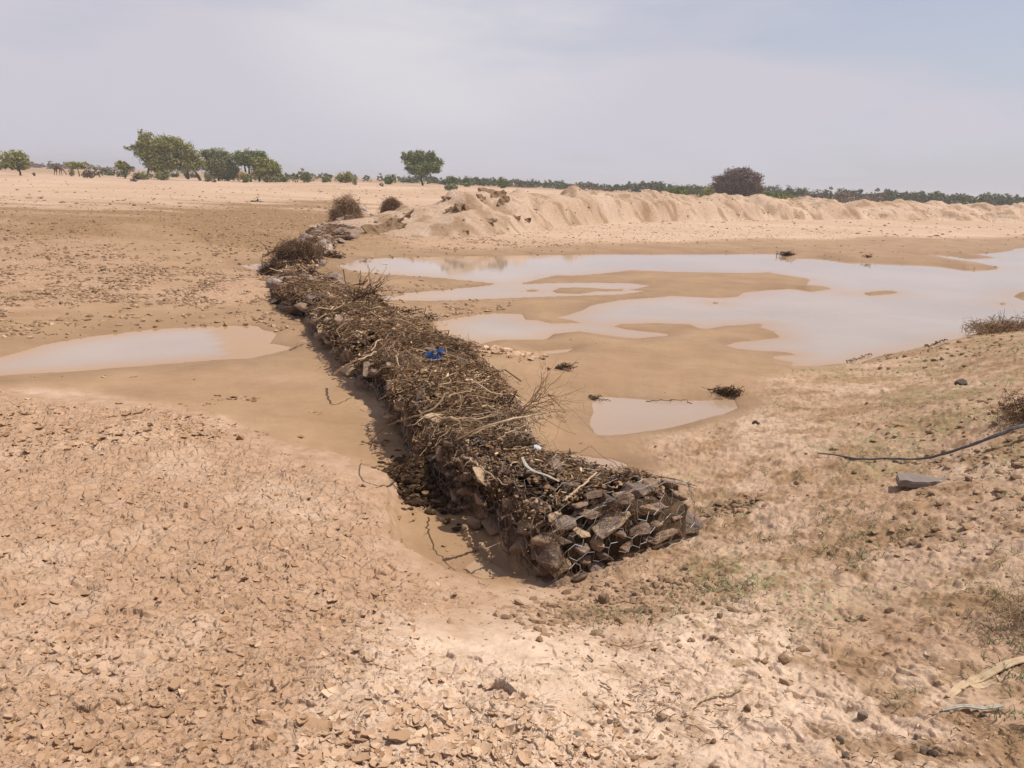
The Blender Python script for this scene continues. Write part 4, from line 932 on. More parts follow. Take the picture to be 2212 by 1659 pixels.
for px, py, z, s_, rt, lab in [(860,682,.42,(.5,.32,.14),(.2,.1,.3),'wide pale slab among twigs by the second pond'), (745,690,.42,(.42,.3,.2),(.5,.2,.3),'pale angular stone at the left edge where the wall bends'),
      (652,537,.5,(.7,.5,.35),(.2,.1,.5),'large whitish rock on the brush past the gap'), (664,545,.35,(.4,.4,.35),(.2,.6,.5),'grey white rock lying below the large whitish rock'),
      (625,575,.2,(.5,.4,.3),(.3,.1,1.5),'dark rock beside the gap in the wall'), (655,571,.25,(.4,.3,.25),(.1,.1,.9),'ochre rock at the foot of the whitish rocks'),
      (672,640,.38,(.28,.22,.2),(.4,.1,.9),'cream stone on the wall just after the gap'), (684,686,.3,(.3,.25,.18),(.5,.2,.2),'pale square stone low on the left side of the wall'), (710,690,.3,(.25,.2,.16),(.1,.5,.2),'pale stone right of the square stone on the wall')]:
    o = link('stone', ROCKSF[int(rng.integers(6))]); o.location = onwall(px, py, .0); o.scale = [v * .8 for v in s_]; o.rotation_euler = rt; tag(o, lab, 'stone', 'loose stones on and around the wall')
o = solid_poly('clay_slab', [(-.5, -.2), (.1, -.3), (.5, -.05), (.35, .3), (-.3, .25)], .05, M['crust'], unproj(736, 604, .12), (.35, .25, .2), curl=.12, rough=.03, res=2); tag(o, 'tilted clay slab undercut beside the wall near the gap', 'clay slab')

# far rubble and brush heaps at the end of the wall
def brush_heap(name, label, cx, cy, cz, rx, ry, rz, n, rad, L, mat, tint, cat='brush heap', group=None, drift=None):
    d = rng.normal(size=(n, 3)); d /= np.linalg.norm(d, axis=1, keepdims=True); d[:, 2] = np.abs(d[:, 2])
    q = rng.random((n, 1)) ** .45; p = d * q * np.array([rx, ry, rz]); p[:, 2] += .03
    p *= 1 + .25 * fbm(d[:, 0] * 2.5 + cx, d[:, 1] * 2.5 + d[:, 2] * 2, 3, 610)[:, None]
    if drift is not None: k = rng.random(n) < .4; p[k] = p[k] * [1, 1, .45] + rng.random((k.sum(), 1)) * np.array(drift)
    P_, R2 = twigs(n, p, d, L * .3, L, rad * .4, rad, bend=.5, lift=.4, K_=5)
    mb = MB(); tubes(mb, P_, R2, 3, np.clip(rng.normal(tint, .2, n), 0, 1)); o = mb.build(name, mat); o.location = (cx, cy, cz); return tag(o, label, cat, group)
x, y = polar(346, 33.5); z = bankz(x, y)
brush_heap('brush_heap', 'tall grey heap of tangled dead brush at the far end of the wall', x, y, z + .1, .68, .8, 1.0, 3600, .007, .7, M['debris'], .55, drift=(.9, -2.0, -.35))
x, y = polar(391, 38.5); brush_heap('brush_heap', 'smaller round grey brush heap behind the pink slab', x, y, bankz(x, y) + .3, .5, .5, .7, 1900, .008, .5, M['debris'], .5)
x, y = polar(296, 18.4); brush_heap('brush_heap', 'dark thorny brush heap draped over the wall just past the gap', x, y, .1, .55, .6, .45, 3200, .006, .6, M['debris'], .3, drift=(-.4, 1.6, .2))
x, y = polar(278, 16.9); brush_heap('brush_heap', 'dark brush spilling into the water left of the wall gap', x, y, .0, .5, .35, .3, 1500, .006, .45, M['debris'], .15)
x, y = onground(2285, 1350)[:2]; brush_heap('brush_heap', 'straw coloured dry brush clump at the right edge of the foreground', x, y, gz(x, y) - .03, .2, .18, .05, 500, .0018, .24, M['straw'], .3)
x, y = onground(2252, 905)[:2]; brush_heap('brush_heap', 'brown dead brush clump on the right bank above the dark pole', x, y, gz(x, y) - .05, .26, .26, .12, 600, .0028, .26, M['debris'], .4)
x, y = onground(2205, 712)[:2]; brush_heap('brush_heap', 'flattened brown brush and root debris on the shore at the right edge', x, y, gz(x, y) - .1, .7, .6, .16, 1200, .005, .35, M['debris'], .6)
rub = [(-10, 'pale'), ]
for i, (px, py, s_, lab) in enumerate([(362,221,.5,'brown boulder below the tall brush heap'), (372,216,.4,'grey rubble stone right of the tall brush heap'), (378,219,.35,'small rubble stone between the two brush heaps'),
     (402,214,.45,'reddish rubble stone right of the pink slab'), (408,211,.35,'outermost rubble stone at the foot of the earth bank'), (340,226,.5,'pale rubble stone on the slope below the tall brush heap'), (348,232,.45,'lowest rubble stone below the tall brush heap'),
     (330,236,.4,'rubble stone at the wall end nearest the pond'), (322,228,.4,'upper rubble stone on the far wall slope'), (383,213,.4,'dark rubble stone left of the pink slab')]):
    x, y, z = onground(px, py, s=1.0); z = max(z, bankz(x, y)); o = link('stone', ROCKSF[i % 6]); o.location = (x, y, z + .06); o.scale = (s_, s_ * .8, s_ * .5); o.rotation_euler = (.2, .15, i); tag(o, lab, 'stone', 'rubble at the far end of the wall')
x, y, z = onground(390.5, 214, s=1.0); z = max(z, bankz(x, y)); o = solid_poly('clay_slab', [(-.5, -.2), (.1, -.35), (.55, -.1), (.4, .3), (-.3, .3)], .1, M['pinkslab'], (x, y, z + .2), (.35, .1, -.25), rough=.02); tag(o, 'smooth pinkish slab in front of the smaller brush heap', 'slab')
x, y, z = onground(397, 211, s=1.0); z = max(z, bankz(x, y))
for dx, lab in ((0, 'white rag caught on rubble beside the pink slab'), (-2.0, 'white scrap on the rubble right of the tall brush heap')):
    o = solid_poly('pale_rag', [(-.16, -.1), (.14, -.12), (.2, .06), (.02, .16), (-.15, .08)], .03, M['white'], (x + dx * .75, y - .4 + dx, max(bankz(x + dx * .75, y - .4 + dx), 0) + .12), (.9, .2, .3), rough=.08, res=2); tag(o, lab, 'rag')

# ---------------------------------------------------------------- clay crust slabs on the earth bank
for i, (px, py, w_, d_, tx_, ty_, rz_, lab) in enumerate([
    (376, 232, 1.5, .7, .75, .1, .25, 'widest undercut clay slab at the left foot of the earth bank'), (392, 228, 1.4, .6, .7, -.1, -.1, 'ragged clay slab resting against the widest undercut slab'),
    (404, 217, 1.5, .35, .5, -.35, -.35, 'long narrow clay slab on the left tail of the earth bank'), (397, 222, 1.1, .4, .6, -.2, -.3, 'short clay slab just below the long narrow slab'),
    (461, 209, 1.0, .6, .8, .3, .5, 'tilted stack slab halfway up the first earth heap'), (467, 210, .8, .5, .9, .5, .9, 'upper slab leaning on the tilted stack slab'), (454, 210, .8, .35, .6, -.3, .2, 'small slab left of the tilted stack slab'),
    (488, 193, 1.5, .6, .7, .1, -.2, 'dark crust slab capping the first earth heap'), (498, 197, 1.1, .6, 1.0, -.3, .6, 'steep crust slab right of the capping slab'), (503, 202, .9, .5, .9, -.5, .7, 'lower crust slab right of the capping slab'), (481, 198, .6, .3, .6, .2, .1, 'little crust slab under the capping slab'),
    (488, 222, 1.0, .35, .6, 0, .1, 'low crust slab near the foot of the first heap'), (516, 220, .5, .4, .8, -.4, .8, 'left crust slab of the pair below the second heap'), (527, 222, .6, .3, .7, -.3, .4, 'right crust slab of the pair below the second heap'),
    (446, 200, .5, .25, .6, .1, 0, 'small brown crust high on the left of the first heap'), (466, 234, .35, .3, .7, .1, 0, 'loose crust lump on the flat below the first heap')]):
    h = onbank(px, py)
    if h is None: h = onground(px, py, s=1.0)
    rg = np.random.default_rng(900 + i); ng = 9
    pts = [(w_ * .5 * cos(2 * pi * k / ng) * rg.uniform(.7, 1.15), d_ * .5 * sin(2 * pi * k / ng) * rg.uniform(.7, 1.15)) for k in range(ng)]
    o = solid_poly('clay_slab', [(a * .8, b_ * .8) for a, b_ in pts], .06, M['crust'], (h[0], h[1], h[2] + .02), (tx_, ty_, rz_), curl=.06, rough=.05, res=2, seed=i); tag(o, lab, 'clay slab', 'clay crust slabs on the earth bank')

# ---------------------------------------------------------------- trees and shrubs
def leaf_cloud(mb, blobs, n, size, flat=.75, seed=0, k=1.0):
    """leafy sprigs in ragged clumps; blobs: (x, y, z, rx, ry, rz)"""
    rg = np.random.default_rng(seed); B_ = np.array(blobs, float); wgt = B_[:, 3] * B_[:, 5]; wgt /= wgt.sum()
    nc = max(8, int(n / 20)); bi = rg.choice(len(B_), nc, p=wgt)
    d = rg.normal(size=(nc, 3)); d /= np.linalg.norm(d, axis=1, keepdims=True); q = rg.random((nc, 1)) ** .33 * 1.05 * np.where(rg.random((nc, 1)) < .10, 1.25, 1)
    cc = B_[bi, :3] + d * q * B_[bi, 3:6]; cr_ = B_[bi, 3:6] * rg.uniform(.10, .42, (nc, 1))
    ci = rg.integers(nc, size=n); d2 = rg.normal(size=(n, 3)) * .55
    p = cc[ci] + d2 * cr_[ci]
    tn = rg.random(nc)[ci] * .6 + rg.random(n) * .4
    a = rg.normal(size=(n, 3)); a /= np.linalg.norm(a, axis=1, keepdims=True); b_ = rg.normal(size=(n, 3)); b_ = np.cross(a, b_); b_ /= np.linalg.norm(b_, axis=1, keepdims=True)
    s = size * rg.uniform(.5, 1.5, (n, 1)); V = np.stack([p - a * s, p + b_ * s * .6, p + a * s, p - b_ * s * .6], 1)
    mb.add(V.reshape(-1, 3), np.arange(n * 4).reshape(-1, 4), np.repeat(np.clip(tn, 0, 1), 4))
def tree(name, label, cat, r, base, blobs, mat, n, trunks, seed, depth=.8, leaf=.16, tr=.16, group=None, bushy=0):
    """base, blobs, trunks in 1024-grid picture points, scaled to metres at distance r"""
    x, y = polar(base[0], r); z = gz(x, y) - .05; root = empty(name, (x, y, z), -math.atan2(x, y)); s = r / FPX
    tag(root, label, cat, group)
    def loc(px, py): return (px - base[0]) * s, (base[1] - py) * s
    BL = []; rg = np.random.default_rng(seed)
    for (px, py, rx, rz) in blobs:
        lx, lz = loc(px, py); BL.append((lx, rg.uniform(-.3, .3) * rx * s, lz, rx * s, max(rx, rz) * s * depth, rz * s))
    mb = MB(); leaf_cloud(mb, BL, int(n * 1.9), leaf * .78, seed=seed); mb.build('crown', mat, root)
    tb = MB()
    for (pts) in trunks:
        pp = [np.array([loc(a, b_)[0], 0, loc(a, b_)[1]]) for a, b_ in pts]; tubes(tb, spline(pp, 10)[None], np.linspace(tr, tr * .45, 10)[None], 7, .4)
        top = pp[-1]
        for b_ in BL:
            if rg.random() < .75 and np.linalg.norm(np.array(b_[:3]) - top) < 22 * s:
                e = np.array(b_[:3]); mid_ = (top + e) / 2 + rg.normal(size=3) * .12; tubes(tb, spline([top, mid_, e, e + (e - top) * .3], 9)[None], np.linspace(tr * .5, tr * .1, 9)[None], 5, .4)
                for _ in range(4):
                    e2 = e + rg.normal(size=3) * np.array(b_[3:6]) * .7; tubes(tb, spline([mid_, (mid_ + e2) / 2 + rg.normal(size=3) * .1, e2], 7)[None], np.linspace(tr * .25, tr * .06, 7)[None], 4, .5)
    if tb.n: tb.build('trunk', M['bark'], root)
    return root
RT = 150
tree('acacia_tree', 'small round acacia at the far left edge of the plain', 'tree', RT, (21.5, 172.5), [(16,158,8,4),(21,156,6,4),(13,163,7,4),(22,163,7,4.5),(9,166,4,3),(26,160,3,3)], M['leaf'], 2600, [[(21.7,172.5),(21.3,168),(19,162)]], 1)
tree('acacia_tree', 'low flat acacia between the dark camel and the dark shrub', 'tree', RT+10, (80.5, 174), [(79,165,7,2.5),(75,163.5,4,2),(84,164.5,4,2.4)], M['leaf'], 1200, [[(80.5,174.5),(80,170),(79,166)]], 2, tr=.1)
tree('acacia_tree', 'slim acacia sapling left of the largest tree', 'tree', RT, (125.6, 175.8), [(122,164.5,3.5,2.6),(127,165.5,3,2.4),(124,162.5,3,1.8),(131,166,2,1)], M['leaf'], 1000, [[(125.8,175.8),(125.6,171),(124,166)]], 3, tr=.11)
tree('acacia_tree', 'largest acacia with a wide leaning crown on the left plain', 'tree', RT, (162, 178.5), [(157,151,13,8),(150.5,141,5,4.6),(168,148.5,13,7.5),(149,148,6,6),(182,153,10,7.5),(189,159,8,6.5),(195.5,164,5.5,4.5),(150,156,8,5),(142,152.5,6,2.2),(135.5,151.5,3.5,1.6),(166,160,18,9),(183,165,11,5.5),(157,165,9,6),(164,170,7,6),(174,146,8,5)], M['leaf'], 15000,
     [[(150.3,178.9),(151,174),(153,166)],[(163,178.8),(166,172),(169,163)],[(184,177),(184,173),(184,167)],[(194.6,178),(191.5,172),(187,166)]], 4, tr=.26, depth=.75)
tree('acacia_tree', 'broad grey green acacia right of the largest tree', 'tree', RT+4, (220, 178), [(219,156,10,5.5),(213,156,7,5),(226,157.5,7,5.5),(217,163,10,6),(228,166,9,6),(222,170,11,6.5),(205.8,154.5,2.6,2.6),(210,165,5,4),(232,171,6,5)], M['leaf_grey'], 9000, [[(219,178.5),(219,172),(219,164)],[(228,178.5),(227,172),(225,165)]], 5, tr=.18)
tree('acacia_tree', 'dark green acacia above the tan camel', 'tree', RT+2, (251, 179), [(241,157,6,4),(250,156,7,5),(259,156,6,4.5),(246,161,8,4),(252,161,7,4),(256,158,9,6),(263,163,8,4.5)], M['leaf_green'], 6500, [[(251,179),(250,172),(250,164)],[(248,179),(247,172),(246,164)]], 6, tr=.26)
tree('acacia_tree', 'rounded acacia sloping down to the right of the dark green one', 'tree', RT+1, (262, 179.5), [(262,161.5,8,5),(268,164,8,5.5),(273,169,7,6),(264,168,10,6),(277,174,4,4),(270,174,8,5)], M['leaf'], 6500, [[(260,180),(260,174),(262,168)],[(271,179),(271,175),(271,171)]], 7, tr=.18)
tree('acacia_tree', 'lone rounded acacia in the middle of the skyline', 'tree', RT-5, (423, 184.6), [(410,163,6,5),(407,158,5,4.5),(414,157,5,5),(421,159,6,6),(430,158,5,6),(437,162,4.5,4),(428,165,10,5),(418,168,10,5),(433,168,6,4),(411,169,5,3.5),(437,170,3.5,2),(423,173,6,3),(414,172,4,2)], M['leaf_green'], 8500, [[(423,184.8),(421.5,179),(421,172)]], 8, tr=.2, depth=.85)
tree('dry_thorn_tree', 'brown leafless round tree behind the earth bank', 'tree', 135, (738, 193), [(732,178,14,9),(749,179,10,9),(736,168,11,6),(751,170,7,5),(724,185,8,5),(738,187,14,5),(758,183,4,6),(720,172,6,3),(744,164,5,3),(717,180,4,4)], M['leaf_brown'], 15000, [[(738,195),(737,189),(735,182)],[(741,195),(743,189),(746,182)]], 9, tr=.2, leaf=.13)
SH = [('shrub','dark twiggy shrub standing by itself between two small acacias',(88.5,176.4),5.5,8,'leaf_brown',RT-6,1100),
 ('shrub','leafy dark bush under the middle of the largest acacia',(163,178.8),7,9,'leaf_grey',RT-6,1300),('shrub','rounded grey bush left of the largest acacia trunks',(151-8,178.6),8,7,'leaf_grey',RT-7,1200),
 ('shrub','vase shaped twiggy bush between the largest acacia and the grey green one',(208.5,180.8),4.2,8,'leaf_grey',RT-10,900),('shrub','tiny leafless bush in front of the grey green acacia',(215,183),2.2,3,'leaf_brown',RT-20,160),
 ('shrub','olive bush hiding the legs of the tan camel',(246,180.4),4.4,8,'leaf',RT-12,1100),('shrub','grey bush under the rounded acacia',(271,180),8,6,'leaf_grey',RT-6,900),
 ('shrub','grey green bush right of the tree group',(284,179.4),6,6,'leaf_grey',RT,900),('shrub','dark round bush left of centre on the skyline',(307,180.5),7,11,'leaf_green',RT-4,1500),('shrub','small open shrub right of the dark round bush',(296,179),4,9,'leaf_grey',RT,380),
 ('shrub','loose grey shrub with thin stems',(326,181.5),5.5,7,'leaf_grey',RT,600),('shrub','wide bush with an olive right side',(346,182),11,11.5,'leaf',RT,1900),('shrub','pale tuft in front of the wide bush',(354.5,185.5),2.6,6.5,'palegrass',RT-20,350),
 ('shrub','small pale tuft left of the lone acacia',(381.5,187),2.4,4.4,'palegrass',RT-30,300),('shrub','dark bush just left of the lone acacia',(390,184),7.5,10,'leaf_green',RT-2,1300),
 ('shrub','pale yellow green tussock right of the lone acacia',(451.5,189.4),7.3,7.5,'palegrass',105,1200),('shrub','bush standing behind the pale tussock',(450,184),6.5,10,'leaf_green',RT,1100),
 ('shrub','dark bush right of the pale tussock',(466,186.5),6.5,9,'leaf_green',RT,1000),('shrub','paired dark bush above the start of the earth bank',(502,187.8),7.5,9.5,'leaf_green',RT,1200),
 ('shrub','leafy bush rising above the crest left of the brown tree',(677,193),13,15,'leaf_green',120,2600),('shrub','bush touching the left side of the brown tree',(708,194),9,14,'leaf',125,1700),
 ('shrub','dense bush touching the right side of the brown tree',(768,197),11,14,'leaf_green',130,2200),('shrub','low hedge like bush sloping away from the brown tree',(786,198),13,11,'leaf',135,2000),
 ('shrub','pale twiggy shrub left of the leafy bush on the crest',(655,191),8,8,'leaf_grey',130,700),
 ('shrub','thin bare shrub beside the dark camel',(73,174.6),3,7,'leaf_grey',RT+8,260),('shrub','tiny dry tussock on the bare ground by the small round acacia',(35,173),1.6,3,'leaf_brown',RT,120),
 ('shrub','leafless tiny bush in front of the slim sapling',(133.5,182),3.6,4.2,'leaf_brown',RT-30,160),('shrub','flat pale tussock on the sand below the skyline',(256,199),6,1.8,'palegrass',55,500)]
for i, (nm, lab, base, hw, ht, mk_, r, n_) in enumerate(SH):
    rg = np.random.default_rng(700 + i)
    bl = [(base[0], base[1] - ht * .45, hw * .8, ht * .42)] + [(base[0] + rg.uniform(-.55, .55) * hw, base[1] - ht * rg.uniform(.3, .75), hw * rg.uniform(.3, .5), ht * rg.uniform(.2, .32)) for _ in range(5)]
    tree(nm, lab, 'shrub', r, base, bl, M[mk_], n_, [[base, (base[0] + rg.uniform(-.6, .6), base[1] - ht * .35)]], 720 + i, tr=.05, leaf=.13 if r > 100 else .07, depth=.9, group='shrubs along the skyline')
# far scrub line: individual bushes sharing five shapes
FS = []
for k in range(6):
    mb = MB(); rg = np.random.default_rng(60 + k); bl = [(rg.uniform(-1.6, 1.6), rg.uniform(-1, 1), rg.uniform(.5, 1.5), rg.uniform(.7, 1.5), 1.0, rg.uniform(.5, .95)) for _ in range(6)]
    leaf_cloud(mb, bl, 620, .17, seed=60 + k); FS.append(mb.build('shrub', M['leaf_far'] if k < 4 else M['leaf_brown'], data_only=True))
cols = list(np.linspace(292, 400, 8)) + list(np.linspace(405, 640, 64)) + list(np.linspace(645, 1050, 104)) + list(np.linspace(30, 132, 16)) + list(np.linspace(100, 290, 16))
for i, px in enumerate(cols):
    px = px + rng.uniform(-3, 3); left = px < 140; mid_ = i >= len(cols) - 16
    r = (rng.uniform(160, 190) if mid_ else rng.uniform(300, 380) if left else rng.uniform(190, 240)) if px < 700 else rng.uniform(170, 260)
    x, y = polar(px, r); left = left and not mid_; brown = rng.random() < (.9 if left else .12)
    me = FS[int(rng.integers(4, 6))] if brown else FS[int(rng.integers(4))]
    o = link('shrub', me); s = (.85 if px < 640 else 1.15) * rng.uniform(.65, 1.3) * r / 230
    o.location = (x, y, gz(x, y) - .15); o.scale = (s * 1.25, s, s * (1.15 if not left else .7)); o.rotation_euler = (0, 0, rng.uniform(0, 6.28))
    reg = 'on the far left horizon' if left else 'low on the plain behind the left tree group' if mid_ else ('in the far scrub line behind the lone acacia' if px < 500 else ('in the far scrub line behind the left heaps of the earth bank' if px < 700 else 'in the far scrub line behind the right half of the earth bank'))
    tag(o, ('brown bush ' if brown else 'dark green bush ') + reg, 'shrub', ('brown ' if brown else 'green ') + 'bushes ' + reg)

# ---------------------------------------------------------------- camels
def camel(label, px, base_y, r, mat, yaw, head='down', s=1.0):
    x, y = polar(px, r); z = gz(x, y)
    V = {}; E = []
    J = [('p',(-.55,0,1.35),.30),('b1',(-.25,0,1.45),.38),('b2',(.1,0,1.48),.40),('b3',(.42,0,1.40),.36),('ch',(.70,0,1.30),.29),
         ('hp',(-.02,0,1.88),.20),('hp2',(0,0,2.05),.10),
         ('n1',(.95,0,1.20),.17),('n2',(1.25,0,1.22) if head == 'up' else (1.2,0,1.0),.13),('n3',(1.42,0,1.6) if head == 'up' else (1.42,0,.72),.10),('n4',(1.48,0,1.95) if head == 'up' else (1.55,0,.45),.09),('h1',(1.62,0,2.0) if head == 'up' else (1.68,0,.33),.11),('h2',(1.88,0,1.92) if head == 'up' else (1.82,0,.14),.06),
         ('t1',(-.85,0,1.3),.05),('t2',(-.92,0,.9),.04)]
    C = [('p','b1'),('b1','b2'),('b2','b3'),('b3','ch'),('b2','hp'),('hp','hp2'),('ch','n1'),('n1','n2'),('n2','n3'),('n3','n4'),('n4','h1'),('h1','h2'),('p','t1'),('t1','t2')]
    for sd in (-1, 1):
        q = str(sd)
        J += [('fa'+q,(.55,.17*sd,1.1),.14),('fb'+q,(.56+.06*sd,.18*sd,.62),.075),('fc'+q,(.54+.08*sd,.18*sd,.12),.05),('fd'+q,(.62+.08*sd,.18*sd,.03),.07),
              ('ra'+q,(-.55,.18*sd,1.05),.19),('rb'+q,(-.42+.05*sd,.19*sd,.80),.12),('rc'+q,(-.62+.06*sd,.19*sd,.52),.07),('rd'+q,(-.60+.08*sd,.19*sd,.12),.05),('re'+q,(-.52+.08*sd,.19*sd,.03),.07)]
        C += [('ch','fa'+q),('fa'+q,'fb'+q),('fb'+q,'fc'+q),('fc'+q,'fd'+q),('p','ra'+q),('ra'+q,'rb'+q),('rb'+q,'rc'+q),('rc'+q,'rd'+q),('rd'+q,'re'+q)]
    idx = {j[0]: i for i, j in enumerate(J)}
    me = bpy.data.meshes.new('camel'); me.from_pydata([j[1] for j in J], [(idx[a], idx[b_]) for a, b_ in C], [])
    o = bpy.data.objects.new('camel', me); col.objects.link(o); me.materials.append(mat)
    sk = o.modifiers.new('skin', 'SKIN'); sk.use_smooth_shade = True
    for i, j in enumerate(J): me.skin_vertices[0].data[i].radius = (j[2] * .85, j[2] * .85)
    me.skin_vertices[0].data[0].use_root = True
    sb = o.modifiers.new('sub', 'SUBSURF'); sb.levels = 2; sb.render_levels = 2
    o.location = (x, y, z); o.rotation_euler = (0, 0, yaw); o.scale = (s, s, s); tag(o, label, 'camel', 'camels browsing on the plain')
    ears = MB()
    hd = np.array(J[idx['h1']][1])
    for sd in (-1, 1): ears.add([hd + (-.03, .05 * sd, .08), hd + (.04, .07 * sd, .08), hd + (-.02, .1 * sd, .2), hd + (0, .04 * sd, .1)], np.array([[0, 1, 2], [1, 3, 2], [3, 0, 2], [0, 3, 1]]))
    ears.build('ears', mat, o)
camel('dark brown camel with one hump browsing beside thin shrubs on the left plain', 59.5, 174.4, 165, M['camel_brown'], -.2, 'down', .95)
camel('tan camel standing behind an olive bush', 243, 180, 142, M['camel_tan'], .25, 'up', .95)
camel('reddish brown camel seen end on under the rounded acacia', 267, 180, 140, M['camel_brown'], -1.2, 'up', .72)

# ---------------------------------------------------------------- loose litter on the ground
_az0, _daz = az[0], az[1] - az[0]
mC = masks[:, 1]; mW = masks[:, 0]; mP = masks[:, 2]; mG = masks2[:, 0]
rbk = np.zeros(GX.size, np.float32); rbk[near] = rightbank
wfull = np.full(GX.size, -9, np.float32); wfull[near] = w
def _near_az(a_):
    a2 = np.mod(np.asarray(a_, float) - _az0, 2 * pi) + _az0
    i = np.clip(np.searchsorted(az, a2), 1, len(az) - 1); return np.where(a2 - az[i - 1] < az[i] - a2, i - 1, i)
def at_ground(r_, a_):
    ir = np.clip(np.searchsorted(rr, r_), 0, NR - 1); ia = _near_az(a_)
    return ir * nA + ia
def sample(n, r0, r1, a0=-38, a1=38):
    q = rng.random(n); r_ = 1 / (1 / r1 + q * (1 / r0 - 1 / r1)); a_ = np.radians(rng.uniform(a0, a1, n))
    return r_, a_, at_ground(r_, a_)
def away_from_wall(x, y):
    P_ = np.vstack([LE, RI[::-1]]); return sdf_poly(x, y, P_) < .02
def flakes(n, idx, x, y, smin, smax, curl, tilt, thick, mb, tn):
    """thin curled plates of dried mud: centre, inner ring and a ragged outer ring, top and underside"""
    if n == 0: return
    m = 9; s = smin + (smax - smin) * rng.random(n) ** 2.4
    an = np.linspace(0, 2 * pi, m, endpoint=False)[None] + rng.uniform(-.22, .22, (n, m)); rad = rng.uniform(.55, 1.2, (n, m))
    rad = np.minimum(rad, rng.uniform(.5, .9, (n, 1)) / np.maximum(np.abs(np.cos(an - rng.uniform(0, 6.28, (n, 1)))), .55))
    ux = np.concatenate([np.zeros((n, 1)), .55 * rad * np.cos(an), rad * np.cos(an)], 1); uy = np.concatenate([np.zeros((n, 1)), .55 * rad * np.sin(an), rad * np.sin(an)], 1)
    st_ = rng.uniform(1., 1.5, (n, 1)); ro = rng.uniform(0, 2 * pi, n)[:, None]; hs = (s * .5)[:, None]
    px = (ux * st_ * np.cos(ro) - uy * np.sin(ro)) * hs; py = (ux * st_ * np.sin(ro) + uy * np.cos(ro)) * hs
    ca = rng.uniform(0, 2 * pi, n)[:, None]; al = (px * np.cos(ca) + py * np.sin(ca)) / hs; be = (-px * np.sin(ca) + py * np.cos(ca)) / hs
    cu = curl * rng.random((n, 1)) ** 1.6; cv = cu * rng.uniform(-.2, .6, (n, 1))
    z = (cu * al ** 2 + cv * be ** 2) * hs * .55 + al * hs * rng.uniform(-tilt, tilt, (n, 1)) + rng.normal(0, .012, (n, 2 * m + 1)) * s[:, None]
    z = z - .78 * z.min(1, keepdims=True) - .4 * np.abs(z).mean(1, keepdims=True) - .001
    th = thick * rng.uniform(.6, 1.5, (n, 1)) * (s[:, None] / .06) ** .5
    T = np.stack([px + x[:, None], py + y[:, None], z + H[idx][:, None] + th * .45], -1); B = T.copy(); B[..., 2] -= th * np.ones((1, 2 * m + 1))
    V = np.concatenate([T, B], 1); M_ = 2 * m + 1; b0 = (np.arange(n) * 2 * M_)[:, None, None]
    nx_ = [(i + 1) % m for i in range(m)]
    ft = np.array([[0, 1 + i, 1 + nx_[i]] for i in range(m)]); fo = np.array([[1 + i, 1 + m + i, 1 + m + nx_[i], 1 + nx_[i]] for i in range(m)])
    fs_ = np.array([[1 + m + i, M_ + 1 + m + i, M_ + 1 + m + nx_[i], 1 + m + nx_[i]] for i in range(m)])
    mb.add(V.reshape(-1, 3), [(b0 + ft).reshape(-1, 3), (b0 + ft[:, ::-1] + M_).reshape(-1, 3), (b0 + fo).reshape(-1, 4), (b0 + fo[:, ::-1] + M_).reshape(-1, 4), (b0 + fs_).reshape(-1, 4)], np.repeat(tn, 2 * M_))
fl = MB()
for (n, r0, r1, a0, a1, s0, s1, cu, ti, fac) in ((30000, 1.45, 9.5, -38, 12, .006, .042, 1.3, .38, 1.0), (3500, 1.1, 2.2, -38, 15, .01, .06, 1.3, .38, 1.0), (350, 1.2, 3.6, -38, 0, .035, .08, 1.4, .25, 1.0), (9000, 1.45, 6.5, -15, 38, .006, .03, .9, .3, .6), (5000, 1.6, 7, 38, 68, .006, .04, .9, .3, .6), (7000, 1.6, 9, -66, -38, .006, .05, .9, .3, .6), (16000, 6, 18, -38, 4, .02, .075, 1.1, .4, 1.0)):
    r_, a_, ix = sample(n, r0, r1, a0, a1); x = r_ * np.sin(a_); y = r_ * np.cos(a_)
    cl = fbm(x / .35, y / .35, 3, 801); cl2 = fbm(x / 1.3, y / 1.3, 2, 802)
    pr = .62 * np.clip(mC[ix] * (.9 + 1.5 * cl) + mP[ix] * .25 * (cl > .05) + rbk[ix] * .35 * (cl > 0), 0, 1) * (1 - mW[ix]) * (.75 + .5 * cl2)
    # scattered groups of crusts on the washed mud beside the wall
    pr = np.maximum(pr, (mW[ix] > .5) * (x < .25 * y) * (r_ < 9) * (cl > .42) * .6)
    k = (rng.random(n) < pr) & (wfull[ix] < -.03) & away_from_wall(x, y)
    flakes(k.sum(), ix[k], x[k], y[k], s0, s1, cu, ti, .0042, fl, np.clip(rng.normal(.36, .2, k.sum()) + .35 * mP[ix][k] - .15 * (mW[ix][k] > .5), 0, 1))
tag(fl.build('mud_flakes', M['flake'], smooth=False), 'curled flakes of dried mud covering the riverbed', 'mud flakes', kind='stuff')
cl_ = MB()
